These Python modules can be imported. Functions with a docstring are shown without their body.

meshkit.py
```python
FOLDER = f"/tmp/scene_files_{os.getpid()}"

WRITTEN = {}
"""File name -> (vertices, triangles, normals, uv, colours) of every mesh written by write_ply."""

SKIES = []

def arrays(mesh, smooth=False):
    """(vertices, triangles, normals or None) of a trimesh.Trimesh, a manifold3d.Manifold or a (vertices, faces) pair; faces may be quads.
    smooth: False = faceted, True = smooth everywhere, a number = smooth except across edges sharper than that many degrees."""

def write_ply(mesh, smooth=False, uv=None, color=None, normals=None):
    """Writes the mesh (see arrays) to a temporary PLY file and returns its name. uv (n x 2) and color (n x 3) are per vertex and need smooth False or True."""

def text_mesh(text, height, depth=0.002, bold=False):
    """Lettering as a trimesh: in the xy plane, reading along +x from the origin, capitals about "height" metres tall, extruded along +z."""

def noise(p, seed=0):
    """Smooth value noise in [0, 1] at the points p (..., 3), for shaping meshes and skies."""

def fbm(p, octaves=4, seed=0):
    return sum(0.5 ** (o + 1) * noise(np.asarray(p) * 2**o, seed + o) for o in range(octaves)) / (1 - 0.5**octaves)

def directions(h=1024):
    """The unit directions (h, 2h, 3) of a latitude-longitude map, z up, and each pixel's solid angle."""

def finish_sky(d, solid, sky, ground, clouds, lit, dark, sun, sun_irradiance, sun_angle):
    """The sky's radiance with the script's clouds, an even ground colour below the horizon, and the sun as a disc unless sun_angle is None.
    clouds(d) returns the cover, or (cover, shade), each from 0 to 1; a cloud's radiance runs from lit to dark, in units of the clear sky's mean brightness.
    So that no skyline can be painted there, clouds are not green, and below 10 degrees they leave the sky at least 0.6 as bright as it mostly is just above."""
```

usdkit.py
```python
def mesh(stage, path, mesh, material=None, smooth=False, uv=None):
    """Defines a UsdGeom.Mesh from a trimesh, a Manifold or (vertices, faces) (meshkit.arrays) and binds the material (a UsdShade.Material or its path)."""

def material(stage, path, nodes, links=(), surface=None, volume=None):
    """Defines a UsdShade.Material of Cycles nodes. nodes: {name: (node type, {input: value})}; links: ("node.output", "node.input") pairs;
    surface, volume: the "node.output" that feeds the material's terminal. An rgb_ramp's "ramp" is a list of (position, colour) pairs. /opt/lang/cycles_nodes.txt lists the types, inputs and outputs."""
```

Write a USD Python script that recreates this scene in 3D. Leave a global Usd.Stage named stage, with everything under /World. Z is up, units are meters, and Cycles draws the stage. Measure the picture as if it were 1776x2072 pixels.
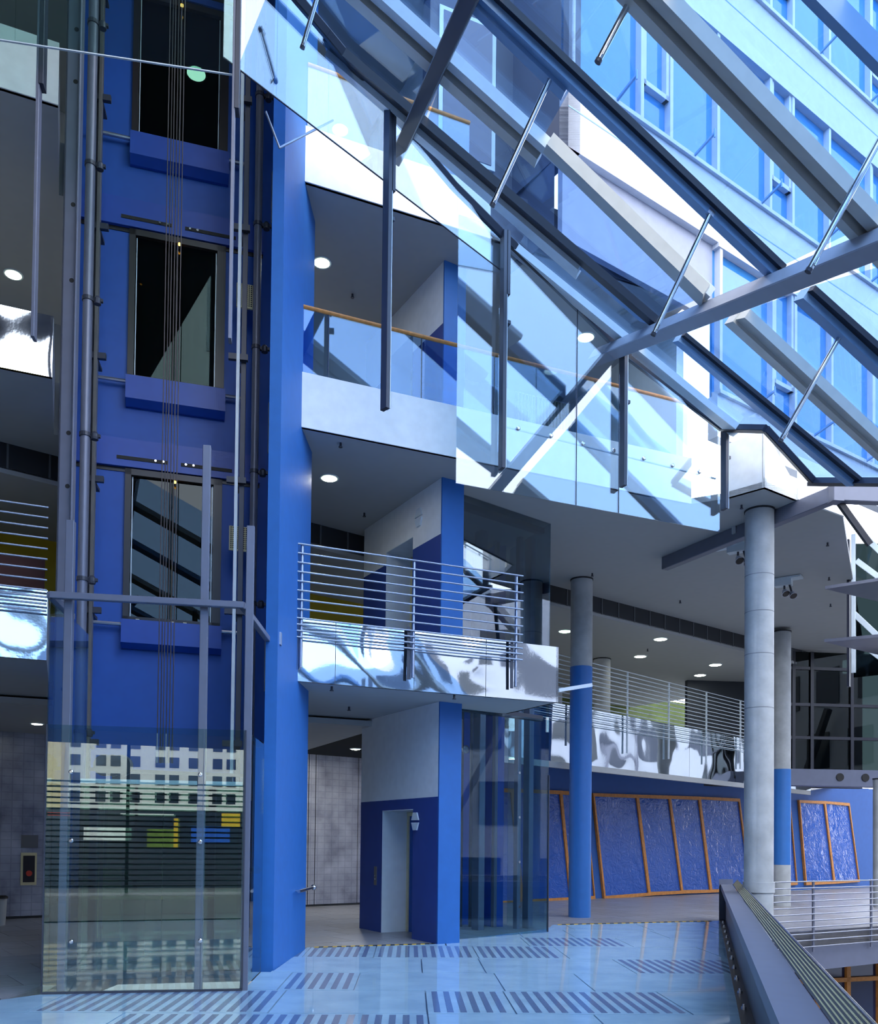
import math, random
import numpy as np, trimesh, usdkit, meshkit
from shapely.geometry import Polygon
from pxr import Usd, UsdGeom, UsdLux, UsdShade, Gf

random.seed(7); rng = np.random.default_rng(7)
stage = Usd.Stage.CreateInMemory()
UsdGeom.Xform.Define(stage, '/World'); UsdGeom.Scope.Define(stage, '/World/Looks')

# ------------------------------------------------------------------ camera, sky, exposure
FPX, CX, HY, EYE = 1780.0, 888.0, 1703.0, 1.65          # focal length in px of the 1776 x 2072 frame, horizon row, eye height
PITCH, ROLL = math.radians(1.3), 0.0105
CY = HY - FPX * math.tan(PITCH)
fw = np.array([0, math.cos(PITCH), math.sin(PITCH)]); u0 = np.array([0, -math.sin(PITCH), math.cos(PITCH)])
rt = math.cos(ROLL) * np.array([1., 0, 0]) + math.sin(ROLL) * u0
up = -math.sin(ROLL) * np.array([1., 0, 0]) + math.cos(ROLL) * u0
EYEP = np.array([0, 0, EYE])
cam = UsdGeom.Camera.Define(stage, '/World/camera')
AP = 36.0
cam.CreateHorizontalApertureAttr(AP); cam.CreateVerticalApertureAttr(AP * 2072 / 1776)
cam.CreateFocalLengthAttr(AP * FPX / 1776)
cam.CreateVerticalApertureOffsetAttr((CY - 1036.0) / 1776 * AP)
cam.CreateClippingRangeAttr(Gf.Vec2f(0.1, 2000))
cam.AddTransformOp().Set(Gf.Matrix4d(*rt, 0, *up, 0, *(-fw), 0, *EYEP, 1))
cam.CreateExposureAttr(0.2)

SUN_EL, SUN_ROT = math.radians(50), math.radians(150)
skymat = usdkit.material(stage, '/World/Looks/sky', {
    "s": ("sky_texture", {"sky_type": "multiple_scattering", "sun_disc": False, "sun_elevation": SUN_EL, "sun_rotation": SUN_ROT, "aerosol_density": 2.5, "ozone_density": 2.0}),
    "h": ("mix_color", {"blend_type": "mix", "fac": 0.7, "b": (7.7, 7.3, 7.0)}),
    "b": ("background_shader", {"strength": 0.46})}, [("s.color", "h.a"), ("h.result", "b.color")], surface="b.background")
dome = UsdLux.DomeLight.Define(stage, '/World/sky_light'); UsdShade.MaterialBindingAPI.Apply(dome.GetPrim()).Bind(skymat)
sun = UsdLux.DistantLight.Define(stage, '/World/sun_light')
sun.CreateIntensityAttr(0.7); sun.CreateAngleAttr(3.0); sun.CreateColorAttr(Gf.Vec3f(1.0, 0.97, 0.92))
def aim(prim, d):
    d = np.asarray(d, float); d /= np.linalg.norm(d); zz = -d
    xx = np.cross([0, 0, 1.0], zz); xx /= np.linalg.norm(xx); yy = np.cross(zz, xx)
    UsdGeom.Xformable(prim).AddTransformOp().Set(Gf.Matrix4d(*xx, 0, *yy, 0, *zz, 0, 0, 0, 0, 1))
aim(sun, (-0.72, 0.42, -0.62))

# ------------------------------------------------------------------ picture geometry helpers
def ray(px, py): return fw * FPX + rt * (px - CX) - up * (py - CY)
def onz(px, py, z=0.0): d = ray(px, py); return EYEP + d * ((z - EYE) / d[2])
def onp(px, py, P0, n): d = ray(px, py); return EYEP + d * (((np.asarray(P0) - EYEP) @ n) / (d @ n))
def atY(px, py, Y): d = ray(px, py); return EYEP + d * (Y / d[1])
def proj(p):
    d = np.asarray(p, float) - EYEP; k = FPX / (d @ fw); return CX + k * (d @ rt), CY - k * (d @ up)
Z = np.array([0, 0, 1.0])
def H(deg): a = math.radians(deg); return np.array([math.cos(a), math.sin(a), 0.0])
class Wall:                                               # a vertical plane through P0 along a heading
    def __init__(self, P0, deg):
        self.P0 = np.array([P0[0], P0[1], 0.0]); self.d = H(deg); self.n = np.array([-self.d[1], self.d[0], 0.0])
    def at(self, px, py): return onp(px, py, self.P0, self.n)
    def pz(self, px, z):                                  # the plane's point of height z seen in column px
        b = self.P0 + Z * z - EYEP; c = (px - CX) / FPX
        q = (c * (b @ fw) - b @ rt) / (self.d @ rt - c * (self.d @ fw)); return self.P0 + Z * z + q * self.d
    def q(self, p): return (np.asarray(p) - self.P0) @ self.d
    def w(self, q, z, off=0.0): return self.P0 + q * self.d + off * self.n + Z * z
    def qx(self, px, z=1.65): return self.q(self.pz(px, z))

# ------------------------------------------------------------------ mesh helpers
def cat(*ms): return trimesh.util.concatenate([m for m in ms if m is not None])
def box8(p, a, b, c):                                     # corner and three edge vectors
    p, a, b, c = (np.asarray(x, float) for x in (p, a, b, c))
    v = np.array([p, p + a, p + a + b, p + b, p + c, p + a + c, p + a + b + c, p + b + c])
    f = np.array([[0, 3, 2], [0, 2, 1], [4, 5, 6], [4, 6, 7], [0, 1, 5], [0, 5, 4], [1, 2, 6], [1, 6, 5], [2, 3, 7], [2, 7, 6], [3, 0, 4], [3, 4, 7]])
    if np.cross(a, b) @ c < 0: f = f[:, ::-1]
    return trimesh.Trimesh(v, f, process=False)
def bar(a, b, w, h, side=None, ch=0.0):                     # rectangular bar, w along side, h across; ch chamfers its long edges
    a, b = np.asarray(a, float), np.asarray(b, float); t = b - a; t = t / np.linalg.norm(t)
    s = np.asarray(side if side is not None else ([1, 0, 0] if abs(t[2]) > .9 else [0, 0, 1]), float)
    s = s - t * (s @ t); s /= np.linalg.norm(s); k = np.cross(t, s)
    if ch <= 0: return box8(a - s * w / 2 - k * h / 2, s * w, k * h, b - a)
    W, Hh = w / 2, h / 2
    pr = [(-W + ch, -Hh), (W - ch, -Hh), (W, -Hh + ch), (W, Hh - ch), (W - ch, Hh), (-W + ch, Hh), (-W, Hh - ch), (-W, -Hh + ch)]
    return prism([a + s * x + k * y for x, y in pr], b - a)
def tube(a, b, r, n=12):
    a, b = np.asarray(a, float), np.asarray(b, float); t = b - a; t = t / np.linalg.norm(t)
    s = np.cross(t, [1, 0, 0] if abs(t[2]) > .9 else [0, 0, 1.0]); s /= np.linalg.norm(s); k = np.cross(t, s)
    an = np.arange(n) * 2 * np.pi / n
    return prism([a + r * (math.cos(x) * s + math.sin(x) * k) for x in an], b - a)
def path(pts, r, n=10):
    out = [tube(pts[i], pts[i + 1], r, n) for i in range(len(pts) - 1)]
    for p in pts[1:-1]: out.append(ball(p, r, 1))
    return cat(*out)
def ball(p, r, sub=2): m = trimesh.creation.icosphere(subdivisions=sub, radius=r); m.apply_translation(p); return m
def prism(poly, ext):                                     # planar 3-D polygon extruded by a vector
    P = np.asarray(poly, float); ext = np.asarray(ext, float); c = P.mean(0)
    nn = sum(np.cross(P[i] - c, P[(i + 1) % len(P)] - c) for i in range(len(P))); nn /= np.linalg.norm(nn)
    ax = P[1] - P[0]; ax = ax - nn * (ax @ nn); ax /= np.linalg.norm(ax); ay = np.cross(nn, ax)
    q = np.stack([(P - c) @ ax, (P - c) @ ay], 1); N = len(P)
    v2, tri = trimesh.creation.triangulate_polygon(Polygon(q), engine='earcut')
    idx = np.array([int(np.argmin(((q - x) ** 2).sum(1))) for x in v2]); tri = idx[np.asarray(tri)]
    a, b, cc = q[tri[:, 0]], q[tri[:, 1]], q[tri[:, 2]]
    neg = ((b[:, 0] - a[:, 0]) * (cc[:, 1] - a[:, 1]) - (b[:, 1] - a[:, 1]) * (cc[:, 0] - a[:, 0])) < 0
    tri[neg] = tri[neg][:, ::-1]
    i = np.arange(N); j = (i + 1) % N
    f = np.vstack([tri[:, ::-1], tri + N, np.stack([i, j, j + N], 1), np.stack([i, j + N, i + N], 1)])
    if nn @ ext < 0: f = f[:, ::-1]
    return trimesh.Trimesh(np.vstack([P, P + ext]), f, process=False)
def lathe(p, prof, n=24, axis=None):                      # prof: (radius, height) pairs
    an = np.arange(n) * 2 * np.pi / n; v, f = [], []
    for r, h in prof: v += [[r * math.cos(a), r * math.sin(a), h] for a in an]
    for k in range(len(prof) - 1):
        for i in range(n):
            j = (i + 1) % n; f += [[k * n + i, k * n + j, (k + 1) * n + j], [k * n + i, (k + 1) * n + j, (k + 1) * n + i]]
    b0, b1 = len(v), len(v) + 1; v += [[0, 0, prof[0][1]], [0, 0, prof[-1][1]]]; e = (len(prof) - 1) * n
    for i in range(n): j = (i + 1) % n; f += [[b0, j, i], [b1, e + i, e + j]]
    m = trimesh.Trimesh(np.array(v, float), np.array(f), process=False)
    if axis is not None: m.apply_transform(trimesh.geometry.align_vectors([0, 0, 1], axis))
    m.apply_translation(p); return m
def inset(quad, k):
    q = np.asarray(quad, float); c = q.mean(0); return [c + (p - c) * (1 - k) for p in q]

# ------------------------------------------------------------------ scene tree helpers
taken = {}
def uniq(parent, name):
    key = parent + '/' + name; n = taken.get(key, -1) + 1; taken[key] = n
    return key if n == 0 else f'{key}_{n:03d}'
def keys(prim, label=None, category=None, group=None, kind=None):
    for k, v_ in (('label', label), ('category', category), ('group', group), ('kind', kind)):
        if v_: prim.SetCustomDataByKey(k, v_)
class Node:
    def __init__(self, prim, loc): self.prim, self.loc = prim, np.asarray(loc, float)
def thing(name, loc, label=None, category=None, group=None, kind=None):
    x = UsdGeom.Xform.Define(stage, uniq('/World', name)); x.AddTranslateOp().Set(Gf.Vec3d(*map(float, loc)))
    keys(x.GetPrim(), label, category, group, kind); return Node(x.GetPrim(), loc)
def part(parent, name, mesh, mat, label=None, kind=None, smooth=False):
    m = mesh.copy(); m.apply_translation(-parent.loc)
    p = usdkit.mesh(stage, uniq(str(parent.prim.GetPath()), name), m, mat, smooth)
    keys(p.GetPrim(), label, None, None, kind); return Node(p.GetPrim(), parent.loc)
def single(name, mesh, mat, loc=None, label=None, category=None, group=None, kind=None, smooth=False):
    loc = np.asarray(mesh.bounds.mean(0) * [1, 1, 0] + [0, 0, mesh.bounds[0][2]] if loc is None else loc, float)
    m = mesh.copy(); m.apply_translation(-loc)
    p = usdkit.mesh(stage, uniq('/World', name), m, mat, smooth); p.AddTranslateOp().Set(Gf.Vec3d(*map(float, loc)))
    keys(p.GetPrim(), label, category, group, kind); return Node(p.GetPrim(), loc)
def copy(node, loc, rotz=0, label=None, group=None):
    base = str(node.prim.GetName()); base = base[:-4] if base[-4:-3] == '_' and base[-3:].isdigit() else base
    x = UsdGeom.Xform.Define(stage, uniq('/World', base)); x.GetPrim().GetReferences().AddInternalReference(node.prim.GetPath())
    x.ClearXformOpOrder(); x.AddTranslateOp().Set(Gf.Vec3d(*map(float, loc)))
    if rotz: x.AddRotateZOp().Set(float(rotz))
    x.GetPrim().SetInstanceable(True); was = node.prim.GetCustomData()
    keys(x.GetPrim(), label or was.get('label'), was.get('category'), group or was.get('group')); return Node(x.GetPrim(), loc)

# ------------------------------------------------------------------ materials
def lin(r, g, b): return tuple((c / 12.92 if c <= .04045 else ((c + .055) / 1.055) ** 2.4) for c in (r / 255, g / 255, b / 255))
def paint(name, rgb, rough=.5, metal=0.0, spec=.5, grain=0.04, scale=6, bump=0.0, bscale=60, **kw):
    c = lin(*rgb); lo = tuple(x * (1 - grain) for x in c); hi = tuple(min(1, x * (1 + grain)) for x in c)
    nodes = {"g": ("geometry", {}), "n": ("noise_texture", {"scale": scale, "detail": 4}), "r": ("rgb_ramp", {"ramp": [(.3, lo), (.7, hi)]}),
             "p": ("principled_bsdf", {"roughness": rough, "metallic": metal, "specular_ior_level": spec, **kw})}
    links = [("g.position", "n.vector"), ("n.fac", "r.fac"), ("r.color", "p.base_color")]
    if bump:
        nodes["bn"] = ("noise_texture", {"scale": bscale, "detail": 3}); nodes["bp"] = ("bump", {"strength": bump, "distance": .01})
        links += [("g.position", "bn.vector"), ("bn.fac", "bp.height"), ("bp.normal", "p.normal")]
    return usdkit.material(stage, '/World/Looks/' + name, nodes, links, surface="p.BSDF")
def glass(name, tint, f0=.05, f1=.6, power=4.0, refl=(.95, .98, 1.0)):
    return usdkit.material(stage, '/World/Looks/' + name, {
        "lw": ("layer_weight", {"blend": .5}), "pw": ("math", {"math_type": "power", "value2": power}),
        "ma": ("math", {"math_type": "multiply_add", "value2": f1, "value3": f0, "use_clamp": True}),
        "t": ("transparent_bsdf", {"color": tint}), "g": ("glossy_bsdf", {"color": refl, "roughness": 0.0}), "m": ("mix_closure", {})},
        [("lw.facing", "pw.value1"), ("pw.value", "ma.value1"), ("ma.value", "m.fac"), ("t.BSDF", "m.closure1"), ("g.BSDF", "m.closure2")], surface="m.closure")
def lamp(name, rgb, s):
    return usdkit.material(stage, '/World/Looks/' + name, {"e": ("emission", {"color": lin(*rgb), "strength": s})}, surface="e.emission")

BLUE = paint('blue_plaster', (40, 106, 180), .55, bump=.08)
DADO = paint('ultramarine_plaster', (44, 70, 140), .55, bump=.08)
SHAFTBLUE = paint('shaft_blue_paint', (20, 82, 172), .5)
SILLBLUE = paint('sill_blue_metal', (34, 78, 172), .42)
HALLBLUE = paint('hall_blue_plaster', (44, 92, 164), .6, bump=.05)
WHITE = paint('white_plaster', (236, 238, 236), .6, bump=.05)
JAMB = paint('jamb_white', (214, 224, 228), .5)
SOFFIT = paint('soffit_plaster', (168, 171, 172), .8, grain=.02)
STEELGREY = paint('grey_painted_steel', (112, 116, 132), .38, metal=.25)
DARKSTEEL = paint('dark_painted_steel', (62, 65, 76), .4, metal=.2)
DARKFRAME = paint('black_brown_frame', (38, 34, 36), .35)
GASKET = paint('dark_gasket', (30, 33, 46), .35)
BRIDGESTEEL = paint('bridge_beam_paint', (100, 106, 126), .42, metal=.15)
LIGHTFRAME = paint('pale_aluminium', (202, 214, 222), .35, metal=.1)
BEIGEFRAME = paint('beige_aluminium', (192, 194, 190), .4, metal=.1)
BLUEFRAME = paint('blue_grey_aluminium', (120, 160, 204), .35, metal=.1)
SILVER = paint('silver_tube', (206, 212, 218), .18, metal=1.0)
RAILMETAL = paint('stainless_rail', (168, 174, 190), .28, metal=.9)
RAILDARK = paint('guide_rail_tan', (120, 118, 116), .35, metal=.5)
ROPE = paint('steel_rope', (74, 66, 66), .5, metal=.4)
WOOD = paint('orange_wood', (196, 128, 58), .45, grain=.18, scale=14)
YELLOW = paint('ochre_yellow_wall', (186, 158, 22), .6)
GREENWALL = paint('moss_green_wall', (96, 112, 44), .7, grain=.25, scale=1.5)
CONCRETE = paint('concrete', (168, 172, 174), .7, grain=.16, scale=3.0, bump=.15, bscale=25)
STONE = paint('grey_stone', (136, 136, 140), .35, grain=.1, scale=5)
STONE_B = paint('grey_stone_warm', (128, 126, 126), .35, grain=.12, scale=6)
DARKVENT = paint('dark_vent', (34, 38, 44), .6)
VENTBAR = paint('vent_bar', (92, 96, 100), .6)
BLACK = paint('black_rubber', (14, 14, 16), .6)
HAZY = paint('hazard_yellow', (214, 170, 40), .6)
REDSEAL = paint('red_switch', (196, 62, 40), .5)
CREAM = paint('cream_plate', (222, 214, 170), .5)
STREETWHITE = paint('street_white_render', (228, 226, 214), .8)
STREETTAN = paint('street_tan_render', (224, 206, 156), .8)
STREETDARK = paint('street_window', (40, 48, 60), .15)
ASPHALT = paint('asphalt', (96, 98, 100), .9)
FACADEWHITE = paint('facade_white_panel', (192, 198, 210), .5)
FACADEDARK = paint('facade_dark_panel', (66, 74, 92), .4)
REARDARK = paint('rear_dark_wall', (54, 60, 70), .7)
LOUVRE = paint('red_brown_louvre', (150, 92, 96), .5)
FACGLASS = paint('facade_window_glass', (54, 128, 192), .04, spec=1.0)
FACGLASSD = paint('facade_dark_window_glass', (22, 40, 76), .04, spec=1.0)
MIRROR = usdkit.material(stage, '/World/Looks/mirror_steel', {
    "g": ("geometry", {}), "n": ("noise_texture", {"scale": .75, "detail": 1.0}), "n2": ("noise_texture", {"scale": 22, "detail": 1.0}),
    "a": ("math", {"math_type": "multiply_add", "value2": .0012}), "b": ("bump", {"strength": 1.0, "distance": .06}),
    "p": ("principled_bsdf", {"base_color": (.64, .70, .75), "metallic": 1.0, "roughness": .04})},
    [("g.position", "n.vector"), ("g.position", "n2.vector"), ("n2.fac", "a.value1"), ("n.fac", "a.value3"), ("a.value", "b.height"), ("b.normal", "p.normal")], surface="p.BSDF")
METALPANEL = usdkit.material(stage, '/World/Looks/mesh_metal_panel', {
    "g": ("geometry", {}), "s": ("separate_xyz", {}), "m": ("math", {"math_type": "multiply", "value2": .8}), "c": ("combine_xyz", {}),
    "n": ("noise_texture", {"scale": 1.6, "detail": 5}), "k": ("brick_texture", {"offset": 0.0, "scale": 1.0, "brick_width": .16, "row_height": .16, "mortar_size": .012, "mortar_smooth": .6, "color1": (.46, .48, .56), "color2": (.50, .52, .60), "mortar": (.38, .40, .48)}),
    "r": ("rgb_ramp", {"ramp": [(.35, (.55, .55, .58)), (.7, (1, 1, 1))]}), "x": ("mix_color", {"blend_type": "multiply", "fac": 1.0}),
    "rr": ("map_range", {"from_min": .3, "from_max": .7, "to_min": .28, "to_max": .5}), "p": ("principled_bsdf", {"metallic": .35})},
    [("g.position", "n.vector"), ("g.position", "s.vector"), ("s.x", "c.x"), ("s.z", "c.y"), ("c.vector", "k.vector"), ("n.fac", "r.fac"), ("k.color", "x.a"), ("r.color", "x.b"),
     ("x.result", "p.base_color"), ("n.fac", "rr.value"), ("rr.result", "p.roughness")], surface="p.BSDF")
FLOORGLASS = usdkit.material(stage, '/World/Looks/floor_glass', {
    "g": ("geometry", {}), "n": ("noise_texture", {"scale": 2.2, "detail": 5}), "r": ("rgb_ramp", {"ramp": [(.3, lin(146, 176, 196)), (.72, lin(164, 194, 212))]}),
    "p": ("principled_bsdf", {"roughness": .035, "specular_ior_level": .9, "ior": 1.6})},
    [("g.position", "n.vector"), ("n.fac", "r.fac"), ("r.color", "p.base_color")], surface="p.BSDF")
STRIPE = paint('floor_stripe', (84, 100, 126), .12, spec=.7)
JOINT = paint('floor_joint', (86, 108, 132), .3)
FILM = usdkit.material(stage, '/World/Looks/crinkled_film', {
    "g": ("geometry", {}), "n": ("noise_texture", {"scale": .9, "detail": 2, "distortion": 1.2}), "w": ("noise_texture", {"scale": 3.5, "detail": 2, "distortion": 3.0}),
    "a": ("math", {"math_type": "multiply_add", "value2": .35}), "b": ("bump", {"strength": .6, "distance": .09}),
    "p": ("principled_bsdf", {"base_color": lin(20, 80, 170), "roughness": .06, "specular_ior_level": .7, "ior": 1.55, "coat_weight": .12, "coat_roughness": .05})},
    [("g.position", "n.vector"), ("g.position", "w.vector"), ("w.fac", "a.value1"), ("n.fac", "a.value3"), ("a.value", "b.height"), ("b.normal", "p.normal")], surface="p.BSDF")
PERF = usdkit.material(stage, '/World/Looks/perforated_steel', {
    "p": ("principled_bsdf", {"base_color": lin(150, 156, 164), "metallic": .8, "roughness": .3})}, surface="p.BSDF")
ROOFGLASS = glass('roof_glass', (.63, .79, .97), .03, .5, 4)
SCREENGLASS = glass('screen_glass', (.90, .96, 1.0), .14, .75, 3)
LIFTGLASS = glass('lift_glass', (.80, .93, .90), .11, .75, 3.5)
CARGLASS = glass('lift_car_glass', (.50, .68, .61), .08, .6, 3.5, (.9, 1, .96))
DOORGLASS = glass('dark_door_glass', (.10, .13, .13), .035, .5, 3.5, (.75, .82, .80))
BALUGLASS = glass('balustrade_glass', (.62, .80, 1.0), .09, .7, 3)
SHAFTGLASS = glass('shaft_glass', (.70, .84, .90), .045, .5, 3.5)
LAMP = lamp('downlight_lens', (238, 255, 226), 7.0)
LAMPG = lamp('greenish_downlight_lens', (200, 255, 205), 4.0)
LAMPD = lamp('shaft_downlight_lens', (215, 255, 222), 40.0)
AMBER = lamp('amber_indicator', (255, 170, 60), 10.0)

# ------------------------------------------------------------------ building frame: s along the gallery fascia, t behind it
U, V = H(23), H(113)
O = np.array([-2.1, 12.48, 0.0])
def W(s, t, z=0.0): return O + s * U + t * V + Z * z
def fas(t): return Wall(W(0, t), 23)
LV = [0.0, 4.82, 8.39, 12.0]                                # floor levels
SB = [None, 3.92, 7.59, 11.18]                              # soffit levels
G2 = 37.0                                                   # heading of the hall behind

def flat(poly, z, th): return prism([(p[0], p[1], z) for p in poly], (0, 0, th))
def quad(a, b, z0, z1, th, n):                              # upright panel over the ground line a-b
    a, b = np.asarray(a, float), np.asarray(b, float)
    return prism([np.array([a[0], a[1], z0]), np.array([b[0], b[1], z0]), np.array([b[0], b[1], z1]), np.array([a[0], a[1], z1])], np.asarray(n, float) * th)

# ================================================================== FLOORS
# glass bridge deck: rows across, laid along the bridge
E1 = onz(830, 1725) - onz(830, 2072); E1[2] = 0; E1 /= np.linalg.norm(E1)
E2 = H(2.0)
fl = thing('floor', (0, 9, 0), kind='structure')
deck = [onz(620, 1917), onz(883, 1910), onz(916, 1902), onz(1107, 1880), onz(1118, 1871), onz(1457, 1863), onz(1511, 2072), None, None]
bd = deck[6] - deck[5]; deck[7] = deck[6] + bd * .9
deck[8] = None
edge = [np.array([p[0], p[1]]) for p in deck[:8]]
deckpoly = Polygon([tuple(e) for e in edge] + [(edge[7][0], .6), (-9.5, .6), (-9.5, 8.2), tuple(onz(0, 2023)[:2] * [1, 1]), tuple(onz(82, 2012)[:2]), tuple(onz(490, 2005)[:2]), tuple(onz(528, 1966)[:2]), tuple(onz(553, 1964)[:2])])
part(fl, 'deck_edge', prism([(x, y, -.02) for x, y in list(deckpoly.exterior.coords)[:-1]], (0, 0, -.14)), JOINT)
rows = [13.72, 12.42, 11.05, 9.70, 8.39, 7.08, 5.77, 4.4, 2.9]
M2 = np.linalg.inv(np.array([[E2[0], E1[0]], [E2[1], E1[1]]]))
def grid(a, b): p = E2[:2] * a + E1[:2] * b; return p
def toab(p): return M2 @ np.asarray(p[:2])
rowb = [toab(onz(800, y))[1] for y in (1913, 1938, 1968, 2004, 2051)]
rowb = [rowb[0] + 6.6, rowb[0] + 5.3, rowb[0] + 4.0, rowb[0] + 2.65, rowb[0] + 1.32] + rowb; rowb += [rowb[-1] - 1.31 * k for k in (1, 2, 3)]
cuts = {5: [620, 758, 962, 1135], 6: [560, 853, 975, 1260], 7: [575, 722, 1010, 1180], 8: [100, 560, 862, 1030, 1360], 9: [200, 868, 1230], 4: [900, 1062, 1260], 3: [1050, 1150, 1330, 1450], 2: [1150, 1300, 1440], 1: [1180, 1400], 0: [1250]}
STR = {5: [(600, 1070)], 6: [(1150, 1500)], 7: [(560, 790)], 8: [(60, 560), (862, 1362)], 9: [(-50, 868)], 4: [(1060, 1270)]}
ymid = {5: 1926, 6: 1953, 7: 1986, 8: 2027, 9: 2072}
def clip_poly(poly):
    r = poly.intersection(deckpoly.buffer(-.004)); return [g for g in getattr(r, 'geoms', [r]) if g.geom_type == 'Polygon' and g.area > .02]
for i in range(len(rowb) - 1):
    b1, b0 = rowb[i], rowb[i + 1]
    bm = (b0 + b1) / 2
    if i in cuts:
        P_ = grid(0, bm); yy = 1705 + EYE * FPX / P_[1]
        xs = sorted(toab(onz(px, yy))[0] for px in cuts[i])
    else: xs = [-1.2, 1.0, 3.1]
    xs = [-12.0 + .0, *[x - 2.5 for x in [xs[0]] if x > -9], *xs]
    while xs[-1] < 9: xs.append(xs[-1] + 2.3)
    for k in range(len(xs) - 1):
        a0, a1 = xs[k] + .008, xs[k + 1] - .008
        for g in clip_poly(Polygon([grid(a0, b0 + .008), grid(a1, b0 + .008), grid(a1, b1 - .008), grid(a0, b1 - .008)])):
            th = .03 + .0012 * ((i * 7 + k * 3) % 3)
            tile = part(fl, 'glass_tile', prism([(x, y, -.03) for x, y in list(g.exterior.coords)[:-1]], (0, 0, .03)), FLOORGLASS)
            cpx, cpy = proj((g.centroid.x, g.centroid.y, 0))
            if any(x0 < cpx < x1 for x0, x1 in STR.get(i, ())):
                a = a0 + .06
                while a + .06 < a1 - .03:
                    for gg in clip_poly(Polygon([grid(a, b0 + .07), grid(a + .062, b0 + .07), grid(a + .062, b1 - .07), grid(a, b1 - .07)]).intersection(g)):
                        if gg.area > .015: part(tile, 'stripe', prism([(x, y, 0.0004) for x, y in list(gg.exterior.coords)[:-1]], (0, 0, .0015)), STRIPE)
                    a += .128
single('floor_003', flat([(-14, -9), (7, -9), (3.5, .58), (-9.5, .58)], 0, -.3), paint('dark_stone', (60, 62, 66), .4), kind='structure')
# hazard strip between glass and stone
hz = thing('hazard_strip', onz(880, 1909), 'yellow and black striped edge tape along the far end of the glass floor', 'floor tape', kind=None)
def strip(pa, pb, n):
    a, b = np.asarray(pa), np.asarray(pb); d = (b - a) / n; s = np.cross(Z, d / np.linalg.norm(d)) * .075
    for k in range(n):
        p = a + d * k; yield k, prism([p, p + d, p + d * 1.35 + s, p + d * .35 + s], (0, 0, .006))
hd = (deck[5] - deck[4]) / np.linalg.norm(deck[5] - deck[4])
for (pa, pb, n) in ((deck[0] + [.12, -.03, 0], deck[1] - [.12, .06, 0], 26), (deck[4] + hd * .1 - [0, .08, 0], deck[5] - hd * .25 - [0, .08, 0], 40)):
    ys, bs = [], []
    for k, m in strip(pa + Z * .001, pb + Z * .001, n): (ys if k % 2 == 0 else bs).append(m)
    part(hz, 'yellow_dash', cat(*ys), HAZY, kind='stuff'); part(hz, 'black_dash', cat(*bs), BLACK, kind='stuff')
# stone floor of the hall with slabs laid as pieces
st = thing('floor_001', (2, 22, 0), kind='structure')
EDGE = [onz(1600, 1886), onz(1776, 1874)]; ed = (EDGE[1] - EDGE[0]); ed /= np.linalg.norm(ed)
stonepoly = Polygon([tuple(deck[0][:2]), tuple(deck[1][:2]), tuple(deck[2][:2]), tuple(deck[3][:2]), tuple(deck[4][:2]), tuple(deck[5][:2]), tuple(EDGE[0][:2] - ed[:2] * 1.5), tuple((EDGE[1] + ed * 9)[:2]), (24, 40), (-2, 40), (-14, 22), (-10.5, 9.5), tuple(onz(0, 2021)[:2] + [0, .02]), tuple(onz(82, 2010)[:2] + [-.2, .3]), (-4.3, 11.9), (-2.2, 12.4)])
part(st, 'slab_bed', prism([(x, y, -.02) for x, y in list(stonepoly.exterior.coords)[:-1]], (0, 0, -.3)), STONE_B)
sd, sn = H(G2), H(G2 + 90)
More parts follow.
